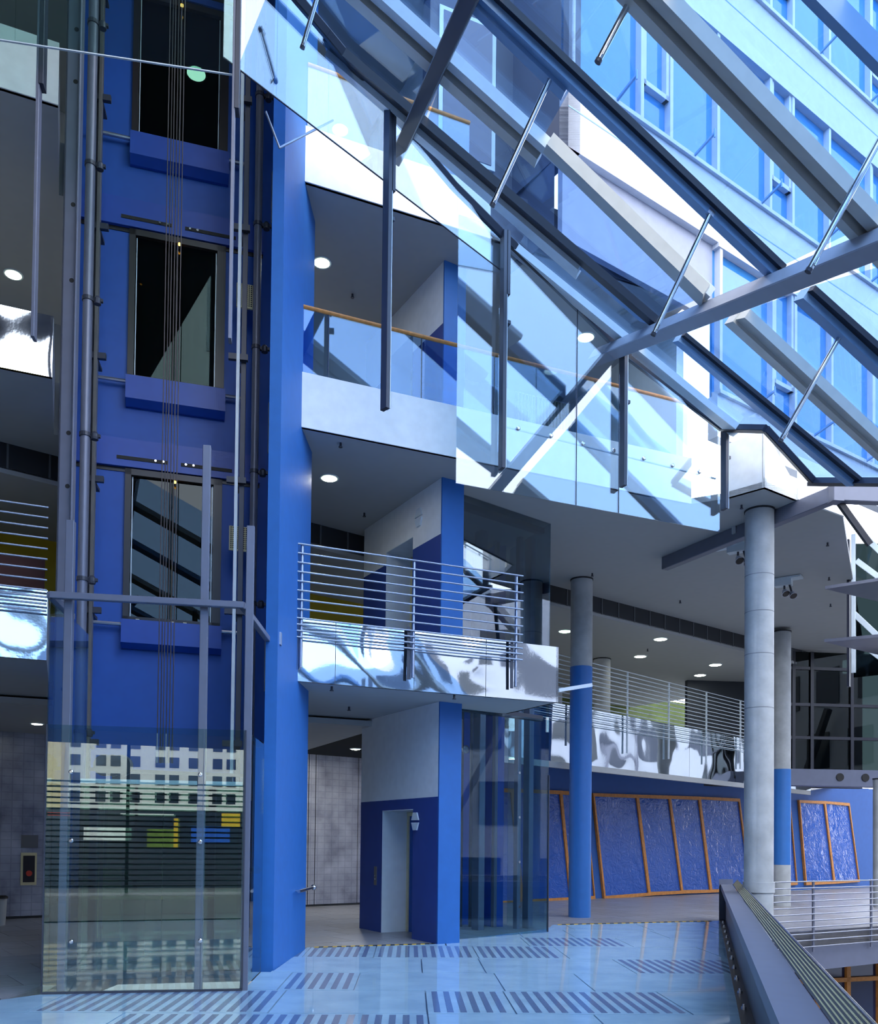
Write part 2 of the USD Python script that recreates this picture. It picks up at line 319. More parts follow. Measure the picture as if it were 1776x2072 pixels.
for i in range(-14, 26):
    for k in range(-6, 17):
        c = np.array([-2.1, 14.0]) + sd[:2] * (i * .9 + (.45 if k % 2 else 0)) + sn[:2] * k * .9
        if np.linalg.norm(c - [1, 17]) > 15.5: continue
        g = Polygon([c + sd[:2] * .004 + sn[:2] * .004, c + sd[:2] * .896 + sn[:2] * .004, c + sd[:2] * .896 + sn[:2] * .896, c + sd[:2] * .004 + sn[:2] * .896]).intersection(stonepoly)
        for gg in getattr(g, 'geoms', [g]):
            if gg.geom_type == 'Polygon' and gg.area > .05:
                part(st, 'stone_tile', prism([(x, y, -.02) for x, y in list(gg.exterior.coords)[:-1]], (0, 0, .02)), STONE if (i * 5 + k * 3) % 4 else STONE_B)
# slab edge above the sunken court on the right
qb = [onp(1612, 1885, EDGE[0], np.cross(ed, Z)), ]
single('floor_edge_fascia', prism([EDGE[0] - ed * 1.5 + Z * -.001, EDGE[0] - ed * 1.5 - Z * .78, EDGE[1] + ed * 9 - Z * .74, EDGE[1] + ed * 9 + Z * -.001], np.cross(Z, ed) * .25), BRIDGESTEEL, kind='structure')
single('ground', flat([(-140, -120), (140, -120), (140, 120), (-140, 120)], -4.2, -.3), ASPHALT, kind='structure')

# ================================================================== WALLS OF THE GALLERY SIDE
TOP = 16.5
fa, fb = onz(552, 1963), onz(617, 1921)
fd = (fb - fa) / np.linalg.norm(fb - fa); fn = np.cross(Z, fd)         # fn points left
fc = fb + fd * .0
single('wall_lift_side', prism([fa - Z * .2, fb - Z * .2, fb + fn * .32 - Z * .2, fa + fn * .155 - Z * .2], (0, 0, TOP)), BLUE, kind='structure')
# corridor wall right of the opening, one per storey
WA, WB = onz(883, 1910), onz(727, 1878)
wd = (WB - WA); wl = np.linalg.norm(wd); wd /= wl; wn = np.cross(wd, Z)   # away from the viewer's side
if wn[1] < 0: wn = -wn
CW = Wall(WA, math.degrees(math.atan2(wd[1], wd[0])))
for L in range(4):
    z0, z1 = LV[L], (SB[L + 1] if L < 3 else TOP - 1); dz = z0 + (2.38, 1.85, 1.76, 1.8)[L]
    if L == 0: qa, qbb, dtop = CW.qx(834, 1), CW.qx(772, 1), z0 + 2.2
    else: qa, qbb, dtop = CW.qx(834, z0 + 1), CW.qx(780, z0 + 1), z0 + 2.08
    if qa > qbb: qa, qbb = qbb, qa
    wl2 = wl + 2.5
    if L > 0: wl2 = CW.qx(735, z0 + 2)
    wt = thing('wall_corridor', WA + Z * z0, kind='structure')
    def pan(q0, q1, za, zb, th=.42): return prism([WA + wd * q0 + Z * za, WA + wd * q1 + Z * za, WA + wd * q1 + Z * zb, WA + wd * q0 + Z * zb], wn * th)
    endw = .36
    for nm, za, zb, mt in (('dado', z0, dz, DADO), ('upper_wall', dz, z1, WHITE)):
        if nm == 'dado':
            part(wt, nm, cat(pan(.004, qa, za, zb), pan(qbb, wl, za, zb), pan(qa, qbb, dtop, zb) if dtop < zb else None), mt)
        elif dtop <= za: part(wt, nm, pan(.004, wl, za, zb), mt)
        else: part(wt, nm, cat(pan(.004, qa, za, zb), pan(qbb, wl, za, zb), pan(qa, qbb, dtop, zb)), mt)
    part(wt, 'end_face', prism([WA + Z * z0, WA - wn * 0 + wn * .42 + Z * z0, WA + wn * .42 + Z * z1, WA + Z * z1], -wd * .03), BLUE)
    rv = .56
    part(wt, 'door_reveal', cat(prism([WA + wd * qbb + Z * z0, WA + wd * (qbb - .012) + Z * z0, WA + wd * (qbb - .012) + Z * dtop, WA + wd * qbb + Z * dtop], wn * rv),
                                prism([WA + wd * qa + Z * (dtop - .015), WA + wd * qbb + Z * (dtop - .015), WA + wd * qbb + Z * dtop, WA + wd * qa + Z * dtop], wn * rv),
                                prism([WA + wd * qbb - wn * .012 + Z * dtop, WA + wd * (qa) - wn * .012 + Z * dtop, WA + wd * qa - wn * .012 + Z * (dtop + .26), WA + wd * qbb - wn * .012 + Z * (dtop + .26)], wn * .02) if False else None), JAMB)
    dr = thing('door', WA + wd * qa + wn * rv + Z * z0, kind='structure')
    fw_ = .07
    part(dr, 'door_frame', cat(prism([WA + wd * qa + wn * (rv - .06) + Z * z0, WA + wd * (qa + fw_) + wn * (rv - .06) + Z * z0, WA + wd * (qa + fw_) + wn * (rv - .06) + Z * dtop, WA + wd * qa + wn * (rv - .06) + Z * dtop], wn * .06),
                               prism([WA + wd * (qbb - fw_) + wn * (rv - .06) + Z * z0, WA + wd * qbb + wn * (rv - .06) + Z * z0, WA + wd * qbb + wn * (rv - .06) + Z * (dtop - .02), WA + wd * (qbb - fw_) + wn * (rv - .06) + Z * (dtop - .02)], wn * .06),
                               prism([WA + wd * qa + wn * (rv - .06) + Z * (dtop - .09), WA + wd * qbb + wn * (rv - .06) + Z * (dtop - .09), WA + wd * qbb + wn * (rv - .06) + Z * (dtop - .02), WA + wd * qa + wn * (rv - .06) + Z * (dtop - .02)], wn * .06)), CREAM)
    part(dr, 'door_leaf', prism([WA + wd * (qa + fw_) + wn * (rv - .03) + Z * z0, WA + wd * (qbb - fw_) + wn * (rv - .03) + Z * z0, WA + wd * (qbb - fw_) + wn * (rv - .03) + Z * (dtop - .09), WA + wd * (qa + fw_) + wn * (rv - .03) + Z * (dtop - .09)], wn * .03), SHAFTBLUE)
# back wall of the corridor: metal panels below, yellow above
BK = Wall((-9.2, 17.4), 37.4)
bw = thing('wall_back', BK.w(4, 0), kind='structure')
part(bw, 'backing', prism([BK.w(-6, 0), BK.w(11.2, 0), BK.w(11.2, 4.7), BK.w(-6, 4.7)], BK.n * .2), DARKVENT)
q = -5.8
edges_q = [BK.qx(p, 1.65) for p in (622, 636, 722)]
qs = [-5.9, -4.4, -2.9, -1.4, .1, 1.6, 3.1, 4.6, 6.1] + edges_q + [edges_q[-1] + 1.35]
qs = sorted(qs)
for a, b in zip(qs[:-1], qs[1:]):
    if b - a > .05: part(bw, 'metal_panel', prism([BK.w(a + .01, .05), BK.w(b - .01, .05), BK.w(b - .01, 3.80), BK.w(a + .01, 3.80)], -BK.n * .03), METALPANEL)
part(bw, 'skirting', prism([BK.w(-6, 0), BK.w(10, 0), BK.w(10, .05), BK.w(-6, .05)], -BK.n * .02), DARKVENT)
YB = Wall((-2.38, 19.8), 37.4)
single('wall_yellow', prism([YB.w(-9, LV[1]), YB.w(2.4, LV[1]), YB.w(2.4, 7.5), YB.w(-9, 7.5)], YB.n * .2), YELLOW, kind='structure')
single('wall_upper_back', prism([YB.w(-9, LV[2]), YB.w(2.2, LV[2]), YB.w(2.2, 15.5), YB.w(-9, 15.5)], YB.n * .2), SOFFIT, kind='structure')

# ================================================================== CEILINGS AND SLABS
BH = Wall((-6.5, 13.2), 37.6)                              # line of the vent bulkhead
bl, br_ = BH.w(-6, 0), BH.w(24.5, 0)
c2 = thing('ceiling', W(0, 1, SB[2]), kind='structure')
R1, R2 = onz(1612, 1012, SB[2]), onz(1728, 1318, SB[2])
Rk = onz(1705, 1046, SB[2])
SL = fas(0).qx(101, 6)                                     # where the left-hand galleries meet the lift shaft
NOTCH = [W(SL, .02), W(SL, 1.75), W(-.25, 1.75), W(-.1, .02)]
BXA, BXB = onz(1547, 986, SB[2]), onz(1461, 1010, SB[2])  # near corner and left corner of the white box
fr2 = [W(-9.5, 0.02), *NOTCH, W(7.0, 0.02), BXB, BXA, R1, Rk, R2 + H(30) * .5, br_, bl]
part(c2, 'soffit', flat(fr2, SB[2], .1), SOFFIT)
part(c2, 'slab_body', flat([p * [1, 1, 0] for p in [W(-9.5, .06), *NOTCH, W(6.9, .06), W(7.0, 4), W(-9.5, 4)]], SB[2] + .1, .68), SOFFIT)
part(c2, 'fascia', prism([W(-.12, 0, SB[2]), W(7.0, 0, SB[2]), W(7.0, 0, LV[2]), W(-.12, 0, LV[2])], V * .06), WHITE)
part(c2, 'edge_trim', prism([R1 , Rk, R2, R2 + Z * .35, Rk + Z * .8, R1 + Z * .8], np.cross(Z, (Rk - R1) / np.linalg.norm(Rk - R1)) * .05) if False else prism([R1, Rk, Rk + Z * .75, R1 + Z * .75], -H(100) * .04), WHITE)
lowp = [bl, br_, br_ + H(G2 + 90) * 20, bl + H(G2 + 90) * 18]
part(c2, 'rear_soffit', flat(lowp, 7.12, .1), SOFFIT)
vt = thing('vent_band', BH.w(6, 7.15), 'long dark ventilation grille band running across the hall ceiling', 'vent grille')
part(vt, 'grille_backing', prism([BH.w(-6, 7.19), BH.w(24.5, 7.19), BH.w(24.5, 7.66), BH.w(-6, 7.66)], BH.n * .05), DARKVENT)
part(vt, 'lower_trim', prism([BH.w(-6, 7.12), BH.w(24.5, 7.12), BH.w(24.5, 7.19), BH.w(-6, 7.19)], -BH.n * .02), SOFFIT)
k = 0.0
for i in range(50):
    q = -5.5 + i * .6
    part(vt, 'grille_bar', prism([BH.w(q, 7.19), BH.w(q + .03, 7.19), BH.w(q + .03, 7.58), BH.w(q, 7.58)], -BH.n * .012), VENTBAR)
# first gallery: mirror-steel fascia
c1 = thing('ceiling_001', W(0, 1, SB[1]), kind='structure')
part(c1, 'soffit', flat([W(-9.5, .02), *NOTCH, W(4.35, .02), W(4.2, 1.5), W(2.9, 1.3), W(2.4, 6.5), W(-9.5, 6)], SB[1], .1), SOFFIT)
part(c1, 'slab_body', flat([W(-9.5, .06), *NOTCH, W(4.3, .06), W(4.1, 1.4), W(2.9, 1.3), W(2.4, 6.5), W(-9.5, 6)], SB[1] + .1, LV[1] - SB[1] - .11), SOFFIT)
part(c1, 'right_fascia', prism([W(4.35, 0, SB[1]), W(4.2, 1.5, SB[1]), W(4.2, 1.5, LV[1]), W(4.35, 0, LV[1])], U * -.04), MIRROR)
sg = [-.12, .62, 1.85, 3.05, 4.35]
for a, b in zip(sg[:-1], sg[1:]):
    part(c1, 'mirror_panel', prism([W(a + .004, 0, SB[1]), W(b - .004, 0, SB[1]), W(b - .004, 0, LV[1]), W(a + .004, 0, LV[1])], V * .05), MIRROR)
for a, b in ((-9.5, -7), (-7, -5.2), (-5.2, SL)):
    part(c1, 'mirror_panel', prism([W(a + .004, 0, SB[1]), W(b - .004, 0, SB[1]), W(b - .004, 0, LV[1]), W(a + .004, 0, LV[1])], V * .05), MIRROR)
    part(c2, 'mirror_panel', prism([W(a + .004, 0, SB[2]), W(b - .004, 0, SB[2]), W(b - .004, 0, LV[2]), W(a + .004, 0, LV[2])], V * .05), MIRROR)
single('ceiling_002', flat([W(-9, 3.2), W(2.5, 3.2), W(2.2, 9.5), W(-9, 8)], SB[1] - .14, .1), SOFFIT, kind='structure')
# walls of the second gallery behind the hanging screen
single('wall_gallery_right', prism([W(2.95, 4.0, LV[2] - .0), W(7.0, 4.0, LV[2]), W(7.0, 4.0, SB[3]), W(2.95, 4.0, SB[3])], V * .2), WHITE, kind='structure')
single('wall_gallery_end', prism([W(6.98, .4, LV[2]), W(6.98, 4.0, LV[2]), W(6.98, 4.0, SB[3]), W(6.98, .4, SB[3])], U * .15), WHITE, kind='structure')
gr = thing('ribbed_panel', W(6.4, 3.9, LV[2]), 'yellow-green ribbed panel behind the hanging glass screen', 'ribbed panel')
part(gr, 'panel', prism([W(5.6, 3.94, LV[2]), W(6.9, 3.94, LV[2]), W(6.9, 3.94, 11.1), W(5.6, 3.94, 11.1)], V * -.03), GREENWALL)
for k in range(16): part(gr, 'rib', prism([W(5.63 + k * .08, 3.91, LV[2]), W(5.66 + k * .08, 3.91, LV[2]), W(5.66 + k * .08, 3.91, 11.1), W(5.63 + k * .08, 3.91, 11.1)], V * -.03), CREAM)
# third gallery
c3 = thing('ceiling_003', W(0, 1, SB[3]), kind='structure')
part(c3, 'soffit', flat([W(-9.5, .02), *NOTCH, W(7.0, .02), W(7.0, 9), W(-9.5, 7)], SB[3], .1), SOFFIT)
S3 = fas(0).qx(992, SB[3])
part(c3, 'fascia', prism([W(-.12, 0, SB[3]), W(S3, 0, SB[3]), W(S3, 0, LV[3]), W(-.12, 0, LV[3])], V * .06), WHITE)
part(c3, 'dark_fascia', prism([W(S3, 0, SB[3]), W(7.0, 0, SB[3]), W(7.0, 0, LV[3]), W(S3, 0, LV[3])], V * .06), FACADEDARK, 'dark facade strip above the roof foot')
part(c3, 'fascia', prism([W(-9.5, 0, SB[3]), W(SL, 0, SB[3]), W(SL, 0, LV[3]), W(-9.5, 0, LV[3])], V * .06), WHITE)
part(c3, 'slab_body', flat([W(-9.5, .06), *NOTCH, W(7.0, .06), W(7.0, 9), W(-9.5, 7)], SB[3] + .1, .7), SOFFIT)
single('ceiling_005', flat([(-15, -10), (-.6, -10), (-.8, 9.6), (-2.0, 11.0), (-2.0, 13.0), (-15, 13)], TOP - .6, .3), REARDARK, kind='structure')
c4 = single('ceiling_004', flat([W(-9.5, .5), W(2.4, .5), W(2.4, 9), W(-9.5, 7)], 15.2, .3), SOFFIT, kind='structure')

# ================================================================== LIFT SHAFT
LB = Wall(atY(350, 1000, 13.0), 16.5)                       # blue back wall
FW_ = Wall(onz(82, 2012), 9.5)                              # glass front
ql, qr = LB.qx(112, 4), LB.qx(532, 4)
shaft = thing('wall_lift_back', LB.w(LB.qx(350), 0), kind='structure')
doors_z = [LV[1], LV[2], LV[3]]
def lbq(px, z): return LB.qx(px, z)
DOORPX = {1: (249, 447, 262, 431), 2: (258, 454, 272, 440), 3: (266, 462, 281, 447)}
seg = []
prevz = 0.0
dq0, dq1 = LB.qx(251, 6), LB.qx(447, 6)
part(shaft, 'wall_face', cat(*[prism([LB.w(a, z0), LB.w(b, z0), LB.w(b, z1), LB.w(a, z1)], LB.n * .25) for a, b, z0, z1 in
     [(ql, dq0, 0, TOP), (dq1, qr + .2, 0, TOP), (dq0, dq1, 0, LV[1]), (dq0, dq1, LV[1] + 2.25, LV[2]), (dq0, dq1, LV[2] + 2.25, LV[3]), (dq0, dq1, LV[3] + 2.25, TOP)]]), SHAFTBLUE)
sw = LB.w(ql, 0); 
for L in (1, 2, 3):
    z = LV[L]
    part(shaft, 'header_panel', prism([LB.w(ql + .1, z + 2.27), LB.w(qr - .1, z + 2.27), LB.w(qr - .1, z + 2.68), LB.w(ql + .1, z + 2.68)], -LB.n * .07), SILLBLUE)
    part(shaft, 'header_shadow_gap', prism([LB.w(ql + .1, z + 2.21), LB.w(qr - .1, z + 2.21), LB.w(qr - .1, z + 2.27), LB.w(ql + .1, z + 2.27)], -LB.n * .012), DARKFRAME)
    qm = (dq0 + dq1) / 2
    for a, b in ((dq0 - .12, qm - .09), (qm + .09, dq1 + .14)):
        part(shaft, 'header_slot', prism([LB.w(a, z + 2.37), LB.w(b, z + 2.37), LB.w(b, z + 2.42), LB.w(a, z + 2.42)], -LB.n * .078), BLACK)
    for a in (qm - .16, qm - .27, qm + .16, qm + .27):
        part(shaft, 'header_bolt', lathe(LB.w(a, z + 2.40, -.078), [(.018, 0), (.018, .012)], 8, -LB.n), SILVER)
    part(shaft, 'cable_pipe', tube(LB.w(ql + .3, z - .06, -.10), LB.w(dq0, z - .06, -.10), .028, 8), RAILMETAL)
    part(shaft, 'cable_pipe', tube(LB.w(dq1, z - .06, -.10), LB.w(dq1 + .32, z - .06, -.10), .028, 8), RAILMETAL)
    # landing door
    names = {1: 'lowest of the three visible glazed lift landing doors, sunken behind the transom', 2: 'middle of the three glazed lift landing doors on the blue wall', 3: 'topmost glazed lift landing door, cut by the upper frame of the photo'}
    d = thing('lift_door', LB.w(qm, z), kind='structure')
    f = .085
    part(d, 'door_frame', cat(prism([LB.w(dq0, z), LB.w(dq0 + f, z), LB.w(dq0 + f, z + 2.25), LB.w(dq0, z + 2.25)], -LB.n * .06),
                              prism([LB.w(dq1 - f - .04, z), LB.w(dq1, z), LB.w(dq1, z + 2.25), LB.w(dq1 - f - .04, z + 2.25)], -LB.n * .06),
                              prism([LB.w(dq0, z + 2.16), LB.w(dq1, z + 2.16), LB.w(dq1, z + 2.25), LB.w(dq0, z + 2.25)], -LB.n * .06),
                              prism([LB.w(dq0, z), LB.w(dq1, z), LB.w(dq1, z + .075), LB.w(dq0, z + .075)], -LB.n * .06)), DARKFRAME)
    g0, g1 = dq0 + f, dq1 - f - .04; gm = (g0 + g1) / 2
    for a, b in ((g0, gm - .004), (gm + .004, g1)):
        part(d, 'door_leaf', prism([LB.w(a, z + .075), LB.w(b, z + .075), LB.w(b, z + 2.16), LB.w(a, z + 2.16)], LB.n * .012), DOORGLASS)
    for a in (g0 + .012, g1 - .022):
        part(d, 'glass_edge', prism([LB.w(a, z + .08), LB.w(a + .014, z + .08), LB.w(a + .014, z + 2.15), LB.w(a, z + 2.15)], -LB.n * .01), LIGHTFRAME)
    for a in (g0 + .1, gm, gm + .18, g1 - .1):
        part(d, 'door_roller', box8(LB.w(a, z + .012, -.07), LB.d * .05, -LB.n * .02, Z * .025), CREAM)
    # blue sill box
    a0, a1 = dq0 - .01, dq1 + .02
    sb = single('lift_sill_box', prism([LB.w(a0, z), LB.w(a0, z, -.20), LB.w(a0, z - .34, -.20), LB.w(a0, z - .40, -.05), LB.w(a0, z - .40)], LB.d * (a1 - a0)), SILLBLUE, None,
           {1: 'blue sheet-metal sill box under the lowest lift landing door', 2: 'blue sheet-metal sill box under the middle lift landing door', 3: 'blue sheet-metal sill box under the topmost lift landing door'}[L], 'door sill', 'blue sill boxes of the lift doors')
# guide rails, tubes
def col_at(px, py, Y): p = atY(px, py, Y); return np.array([p[0], p[1], 0])
def vbar(c, w, dpt, z0, z1, ang=9.5, ch=.004): return bar(c + Z * z0, c + Z * z1, w, dpt, H(ang), ch)
for px, nm, lab in ((187, 'guide_rail', 'tan steel lift guide rail on the left of the shaft'), (476, 'guide_rail', 'bright steel lift guide rail on the right of the shaft')):
    c = col_at(px, 1100, 11.9)
    g = thing(nm, c, lab, 'guide rail')
    part(g, 'rail_face', vbar(c, .045, .09, .3, TOP), RAILDARK if px < 300 else LIGHTFRAME)
    part(g, 'rail_back', vbar(c + H(9.5) * (-.07 if px < 300 else .07) + H(99.5) * .05, .07, .03, .3, TOP), DARKSTEEL)
    for z in (1.0, 2.9, 4.7, 6.5, 8.2, 10.0, 11.8, 13.4):
        part(g, 'rail_bracket', cat(bar(c + H(99.5) * .05 + Z * z, c + H(99.5) * .28 + Z * z, .04, .05, Z), bar(c + H(9.5) * -.13 + Z * (z + .05), c + H(9.5) * .13 + Z * (z + .05), .08, .06, Z)), DARKSTEEL)
for px, lab, r_ in ((168, 'grey round hydraulic tube standing beside the left lift guide rail', .062), (512, 'dim round tube standing behind the right lift guide rail', .055)):
    c = col_at(px, 1100, 11.4 if px < 300 else 12.5); g = thing('shaft_tube', c, lab, 'tube')
    tb = part(g, 'tube', tube(c + Z * .2, c + Z * TOP, r_, 20), STEELGREY, smooth=40)
    for z in (1.2, 3.0, 5.0, 6.9, 8.7, 10.5, 12.4):
        part(tb, 'tube_clamp', cat(tube(c + Z * z, c + Z * (z + .05), r_ + .012, 16), bar(c + Z * (z + .02), c + H(9.5) * .19 + Z * (z + .02), .04, .04, Z), lathe(c + H(9.5) * .12 + Z * (z - .03), [(.045, 0), (.05, .03), (.05, .07), (.03, .1)], 12)), DARKSTEEL)
# flat steel column with round holes on the left
c = col_at(131, 1100, 10.7); hc = thing('perforated_column', c, 'tall flat grey steel column with round holes left of the lift shaft', 'column')
wp = part(hc, 'web_plate', vbar(c, .155, .02, 0, TOP), STEELGREY)
part(hc, 'flange', vbar(c + H(9.5) * .085, .02, .16, 0, TOP), STEELGREY); part(hc, 'flange', vbar(c - H(9.5) * .085 + H(99.5) * .07, .02, .16, 0, TOP), DARKSTEEL)
zz = .9; i = 0
while zz < 12.8:
    part(wp, 'hole', lathe(c + Z * zz - H(99.5) * .0101 + H(9.5) * .02, [(.028, 0), (.028, .002)], 14, -H(99.5)), BLACK); zz += (.66, 1.9, .95, 1.55)[i % 4]; i += 1
# ropes
rp = thing('rope_set', col_at(330, 1500, 11.0) + Z * 2.5, 'six dark steel hoist ropes hanging down the middle of the lift shaft', 'ropes')
for k, dx in enumerate((0, 6, 11, 17, 23, 29)):
    c = col_at(318 + dx * 1.05, 1500, 11.0 + .04 * (k % 2))
    part(rp, 'rope', tube(c + Z * 2.95, c + Z * TOP, .0065, 6), ROPE)
    part(rp, 'rope_end', cat(tube(c + Z * 2.60, c + Z * 2.80, .016, 8), tube(c + Z * 2.80, c + Z * 2.97, .010, 8)), DARKSTEEL if k % 3 else RAILMETAL)
# perforated cream plates on the right of the back wall
for px, py, w, h, lab in ((494, 632, .28, .36, 'cream perforated plate high on the right of the shaft wall'), (478, 1108, .26, .36, 'cream perforated plate lower on the right of the shaft wall')):
    p = LB.at(px, py); g = thing('vent_plate', p, lab, 'vent plate')
    part(g, 'plate', box8(p - LB.d * w / 2 - Z * h / 2 - LB.n * .42, LB.d * w, LB.n * .03, Z * h), CREAM)
    part(g, 'perforation', cat(*[box8(p - LB.d * w / 2 - Z * h / 2 - LB.n * .423 + LB.d * (.02 + .031 * a) + Z * (.03 + .03 * b), LB.d * .016, LB.n * .004, Z * .016) for a in range(8) for b in range(11)]), DARKVENT, kind='stuff')
    part(g, 'bracket', box8(p - LB.d * .03 - Z * .03 - LB.n * .40, LB.d * .06, LB.n * .40, Z * .06), DARKSTEEL)
# small amber lights
for px, py in ((363, 503), (368, 23), (354, 981)):
    p = LB.at(px, py) - LB.n * .1
    g = thing('indicator_lamp', p, {503: 'tiny amber lamp glowing before the middle lift door', 23: 'tiny amber lamp glowing before the topmost lift door', 981: 'tiny amber lamp glowing before the lowest lift door'}[py], 'indicator lamp')
    part(g, 'lens', ball(p, .022), AMBER); part(g, 'stem', tube(p, p + LB.n * .09, .010, 8), DARKSTEEL)
# glass enclosure in front
en = thing('lift_enclosure', FW_.w(FW_.qx(290), 0), 'tall glazed steel-framed enclosure standing around the panoramic lift', 'lift enclosure')
q0, qR = FW_.qx(88, 1), FW_.qx(492, 1)
pR = FW_.w(qR, 0); pB = onz(528, 1966); RSd = (pB - pR) / np.linalg.norm(pB - pR)
GT = 2.85
for px, zt in ((133, 5.05), (409, 5.98), (501, 5.12)):
    qq = FW_.qx(px, 3)
    part(en, 'post', bar(FW_.w(qq, 0, .06), FW_.w(qq, zt, .06), .085, .10, FW_.d, .006), STEELGREY)
ZT = 4.22
part(en, 'transom', bar(FW_.w(FW_.qx(103, ZT), ZT, -.03), FW_.w(FW_.qx(493, ZT), ZT, -.03), .07, .07, FW_.d if False else Z, .006), STEELGREY)
e1 = FW_.w(FW_.qx(490, ZT), ZT, -.03); e2 = onp(541, 1266, fa, fn * 1.0) if False else np.array([*pB[:2], ZT]) + RSd * .25
part(en, 'transom_arm', bar(e1, e2, .07, .07, Z, .006), STEELGREY)
part(en, 'arm_shoe', box8(e2 - Z * .05 - RSd * .05, Z * .16, H(9.5) * .16, RSd * .10), RAILMETAL)
part(en, 'red_switch', box8(e2 + Z * .06 - RSd * .10, Z * .10, H(9.5) * .10, RSd * .06), REDSEAL)
el_ = FW_.w(FW_.qx(103, ZT), ZT, -.03)
part(en, 'transom_arm', bar(el_, el_ + H(99) * .9, .07, .07, Z, .006), STEELGREY)
qmid = FW_.qx(409, 1.5)
for a, b in ((q0, qmid), (qmid, qR)):
    part(en, 'front_pane', prism([FW_.w(a + .003, .01), FW_.w(b - .003, .01), FW_.w(b - .003, GT), FW_.w(a + .003, GT)], FW_.n * .012), LIFTGLASS)
part(en, 'side_pane', prism([pR + Z * .01, pB + Z * .01, pB + Z * GT * 1.0, pR + Z * GT], np.cross(Z, RSd) * .012), LIFTGLASS)
pL = FW_.w(q0, 0); LSd = H(99)
part(en, 'side_pane', prism([pL + Z * .01, pL + LSd * 1.7 + Z * .01, pL + LSd * 1.7 + Z * 4.2, pL + Z * 4.2], np.cross(Z, LSd) * -.012), LIFTGLASS)
part(en, 'corner_bead', bar(pR + Z * .01, pR + Z * GT, .018, .03, FW_.d), DARKSTEEL); part(en, 'corner_bead', bar(pL + Z * .01, pL + Z * GT, .014, .02, FW_.d), DARKSTEEL)
for px in (148, 409):
    for z in (2.35, 1.62, .55):
        qq = FW_.qx(px - 4, z); part(en, 'glass_clamp', lathe(FW_.w(qq, z, -.002), [(.024, 0), (.024, .012), (.014, .02)], 12, -FW_.n), SILVER)
for z in (2.92, .62): part(en, 'glass_clamp', lathe(pR + RSd * .1 + Z * z, [(.02, 0), (.02, .03)], 10, Z), SILVER)
part(en, 'bottom_channel', bar(FW_.w(q0, .012, .01), FW_.w(qR, .012, .01), .02, .05, Z), DARKSTEEL)
tp = [FW_.w(FW_.qx(a, 10.2), 10.15) for a in (-250, 30, 470)]
up_ = thing('upper_lift_glass', tp[1], 'smoky glass panes across the upper left corner above the lift front', 'glass screen')
for a, b in zip(tp[:-1], tp[1:]): part(up_, 'pane', prism([a, b, b + Z * 3.6, a + Z * 3.6], FW_.n * .012), LIFTGLASS)
part(up_, 'edge_bead', cat(bar(tp[0], tp[2], .012, .02, Z)), LIGHTFRAME)
# lift car standing at the bottom
CA = Wall(FW_.w(0, 0, .75), 9.5); ca, cb = CA.qx(158, 1), CA.qx(492, 1); cw = cb - ca; cd = 1.55; CZ = 2.28
lc = thing('lift_car', CA.w((ca + cb) / 2, .03, cd / 2), 'green glass lift car parked at the bottom of the shaft', 'lift car')
part(lc, 'car_floor', box8(CA.w(ca, .03), CA.d * cw, CA.n * cd, Z * .08), DARKSTEEL)
part(lc, 'car_roof', box8(CA.w(ca, CZ), CA.d * cw, CA.n * cd, Z * .05), LIGHTFRAME)
part(lc, 'roof_beam', cat(bar(CA.w(ca + .2, CZ + .12, .8), CA.w(cb - .2, CZ + .12, .8), .12, .12, Z), bar(CA.w(ca, CZ + .19, .4), CA.w(cb, CZ + .15, .4), .04, .04, Z)), DARKSTEEL)
for a in (.28, .42, .58):
    part(lc, 'pulley', lathe(CA.w(ca + cw * a * .35, CZ + .24, .45), [(.11, 0), (.13, .02), (.13, .06), (.11, .08)], 18, -CA.n), DARKSTEEL, smooth=30)
for k in range(2): part(lc, 'glass_front', prism([CA.w(ca + cw * k / 2 + .004, .11), CA.w(ca + cw * (k + 1) / 2 - .004, .11), CA.w(ca + cw * (k + 1) / 2 - .004, CZ), CA.w(ca + cw * k / 2 + .004, CZ)], CA.n * .01), CARGLASS)
for a in (ca, cb - .01): part(lc, 'glass_side', prism([CA.w(a, .11), CA.w(a, .11, cd), CA.w(a, CZ, cd), CA.w(a, CZ)], CA.d * .01), CARGLASS)
part(lc, 'rear_wall', prism([CA.w(ca, .11, cd - .02), CA.w(cb, .11, cd - .02), CA.w(cb, CZ, cd - .02), CA.w(ca, CZ, cd - .02)], CA.n * .02), paint('car_rear_panel', (96, 116, 104), .35))
for a in (ca + .02, cb - .05, ca + cw * .74, ca + cw * .13): part(lc, 'car_post', bar(CA.w(a, .1, .03), CA.w(a, CZ, .03), .04, .04, CA.d, .004), DARKSTEEL)
part(lc, 'handrail', path([CA.w(ca + .08, .95, .25), CA.w(cb - .35, .95, .25)], .022), paint('handrail_yellow', (206, 190, 96), .4))
part(lc, 'mirror_plate', box8(CA.w(ca + cw * .235, .20, .35), CA.d * .25, CA.n * .03, Z * .80), MIRROR)
part(lc, 'control_panel', box8(CA.w(ca + cw * .06, .45, .5), CA.d * .26, CA.n * .04, Z * .85), paint('car_tan_panel', (150, 132, 86), .5))

# fins hanging left of and before the lift
for px, zb, zt, lab in ((68, 7.1, TOP - 1.5, 'dark hanging glazing fin at the far left above the lift'), (465, 7.1, TOP - 1.5, 'hanging glazing fin at the upper right corner of the lift shaft')):
    c = col_at(px, 700, 9.5); g = thing('hanging_fin', c + Z * zb, lab, 'glazing fin')
    part(g, 'fin', bar(c + Z * zb, c + Z * zt, .035, .12, H(9.5), .004), STEELGREY)
    part(g, 'clamp_channel', bar(c + Z * (9.65 if px > 300 else 9.9) + H(9.5) * .035, c + Z * zt + H(9.5) * .035, .05, .14, H(9.5), .004), DARKSTEEL)

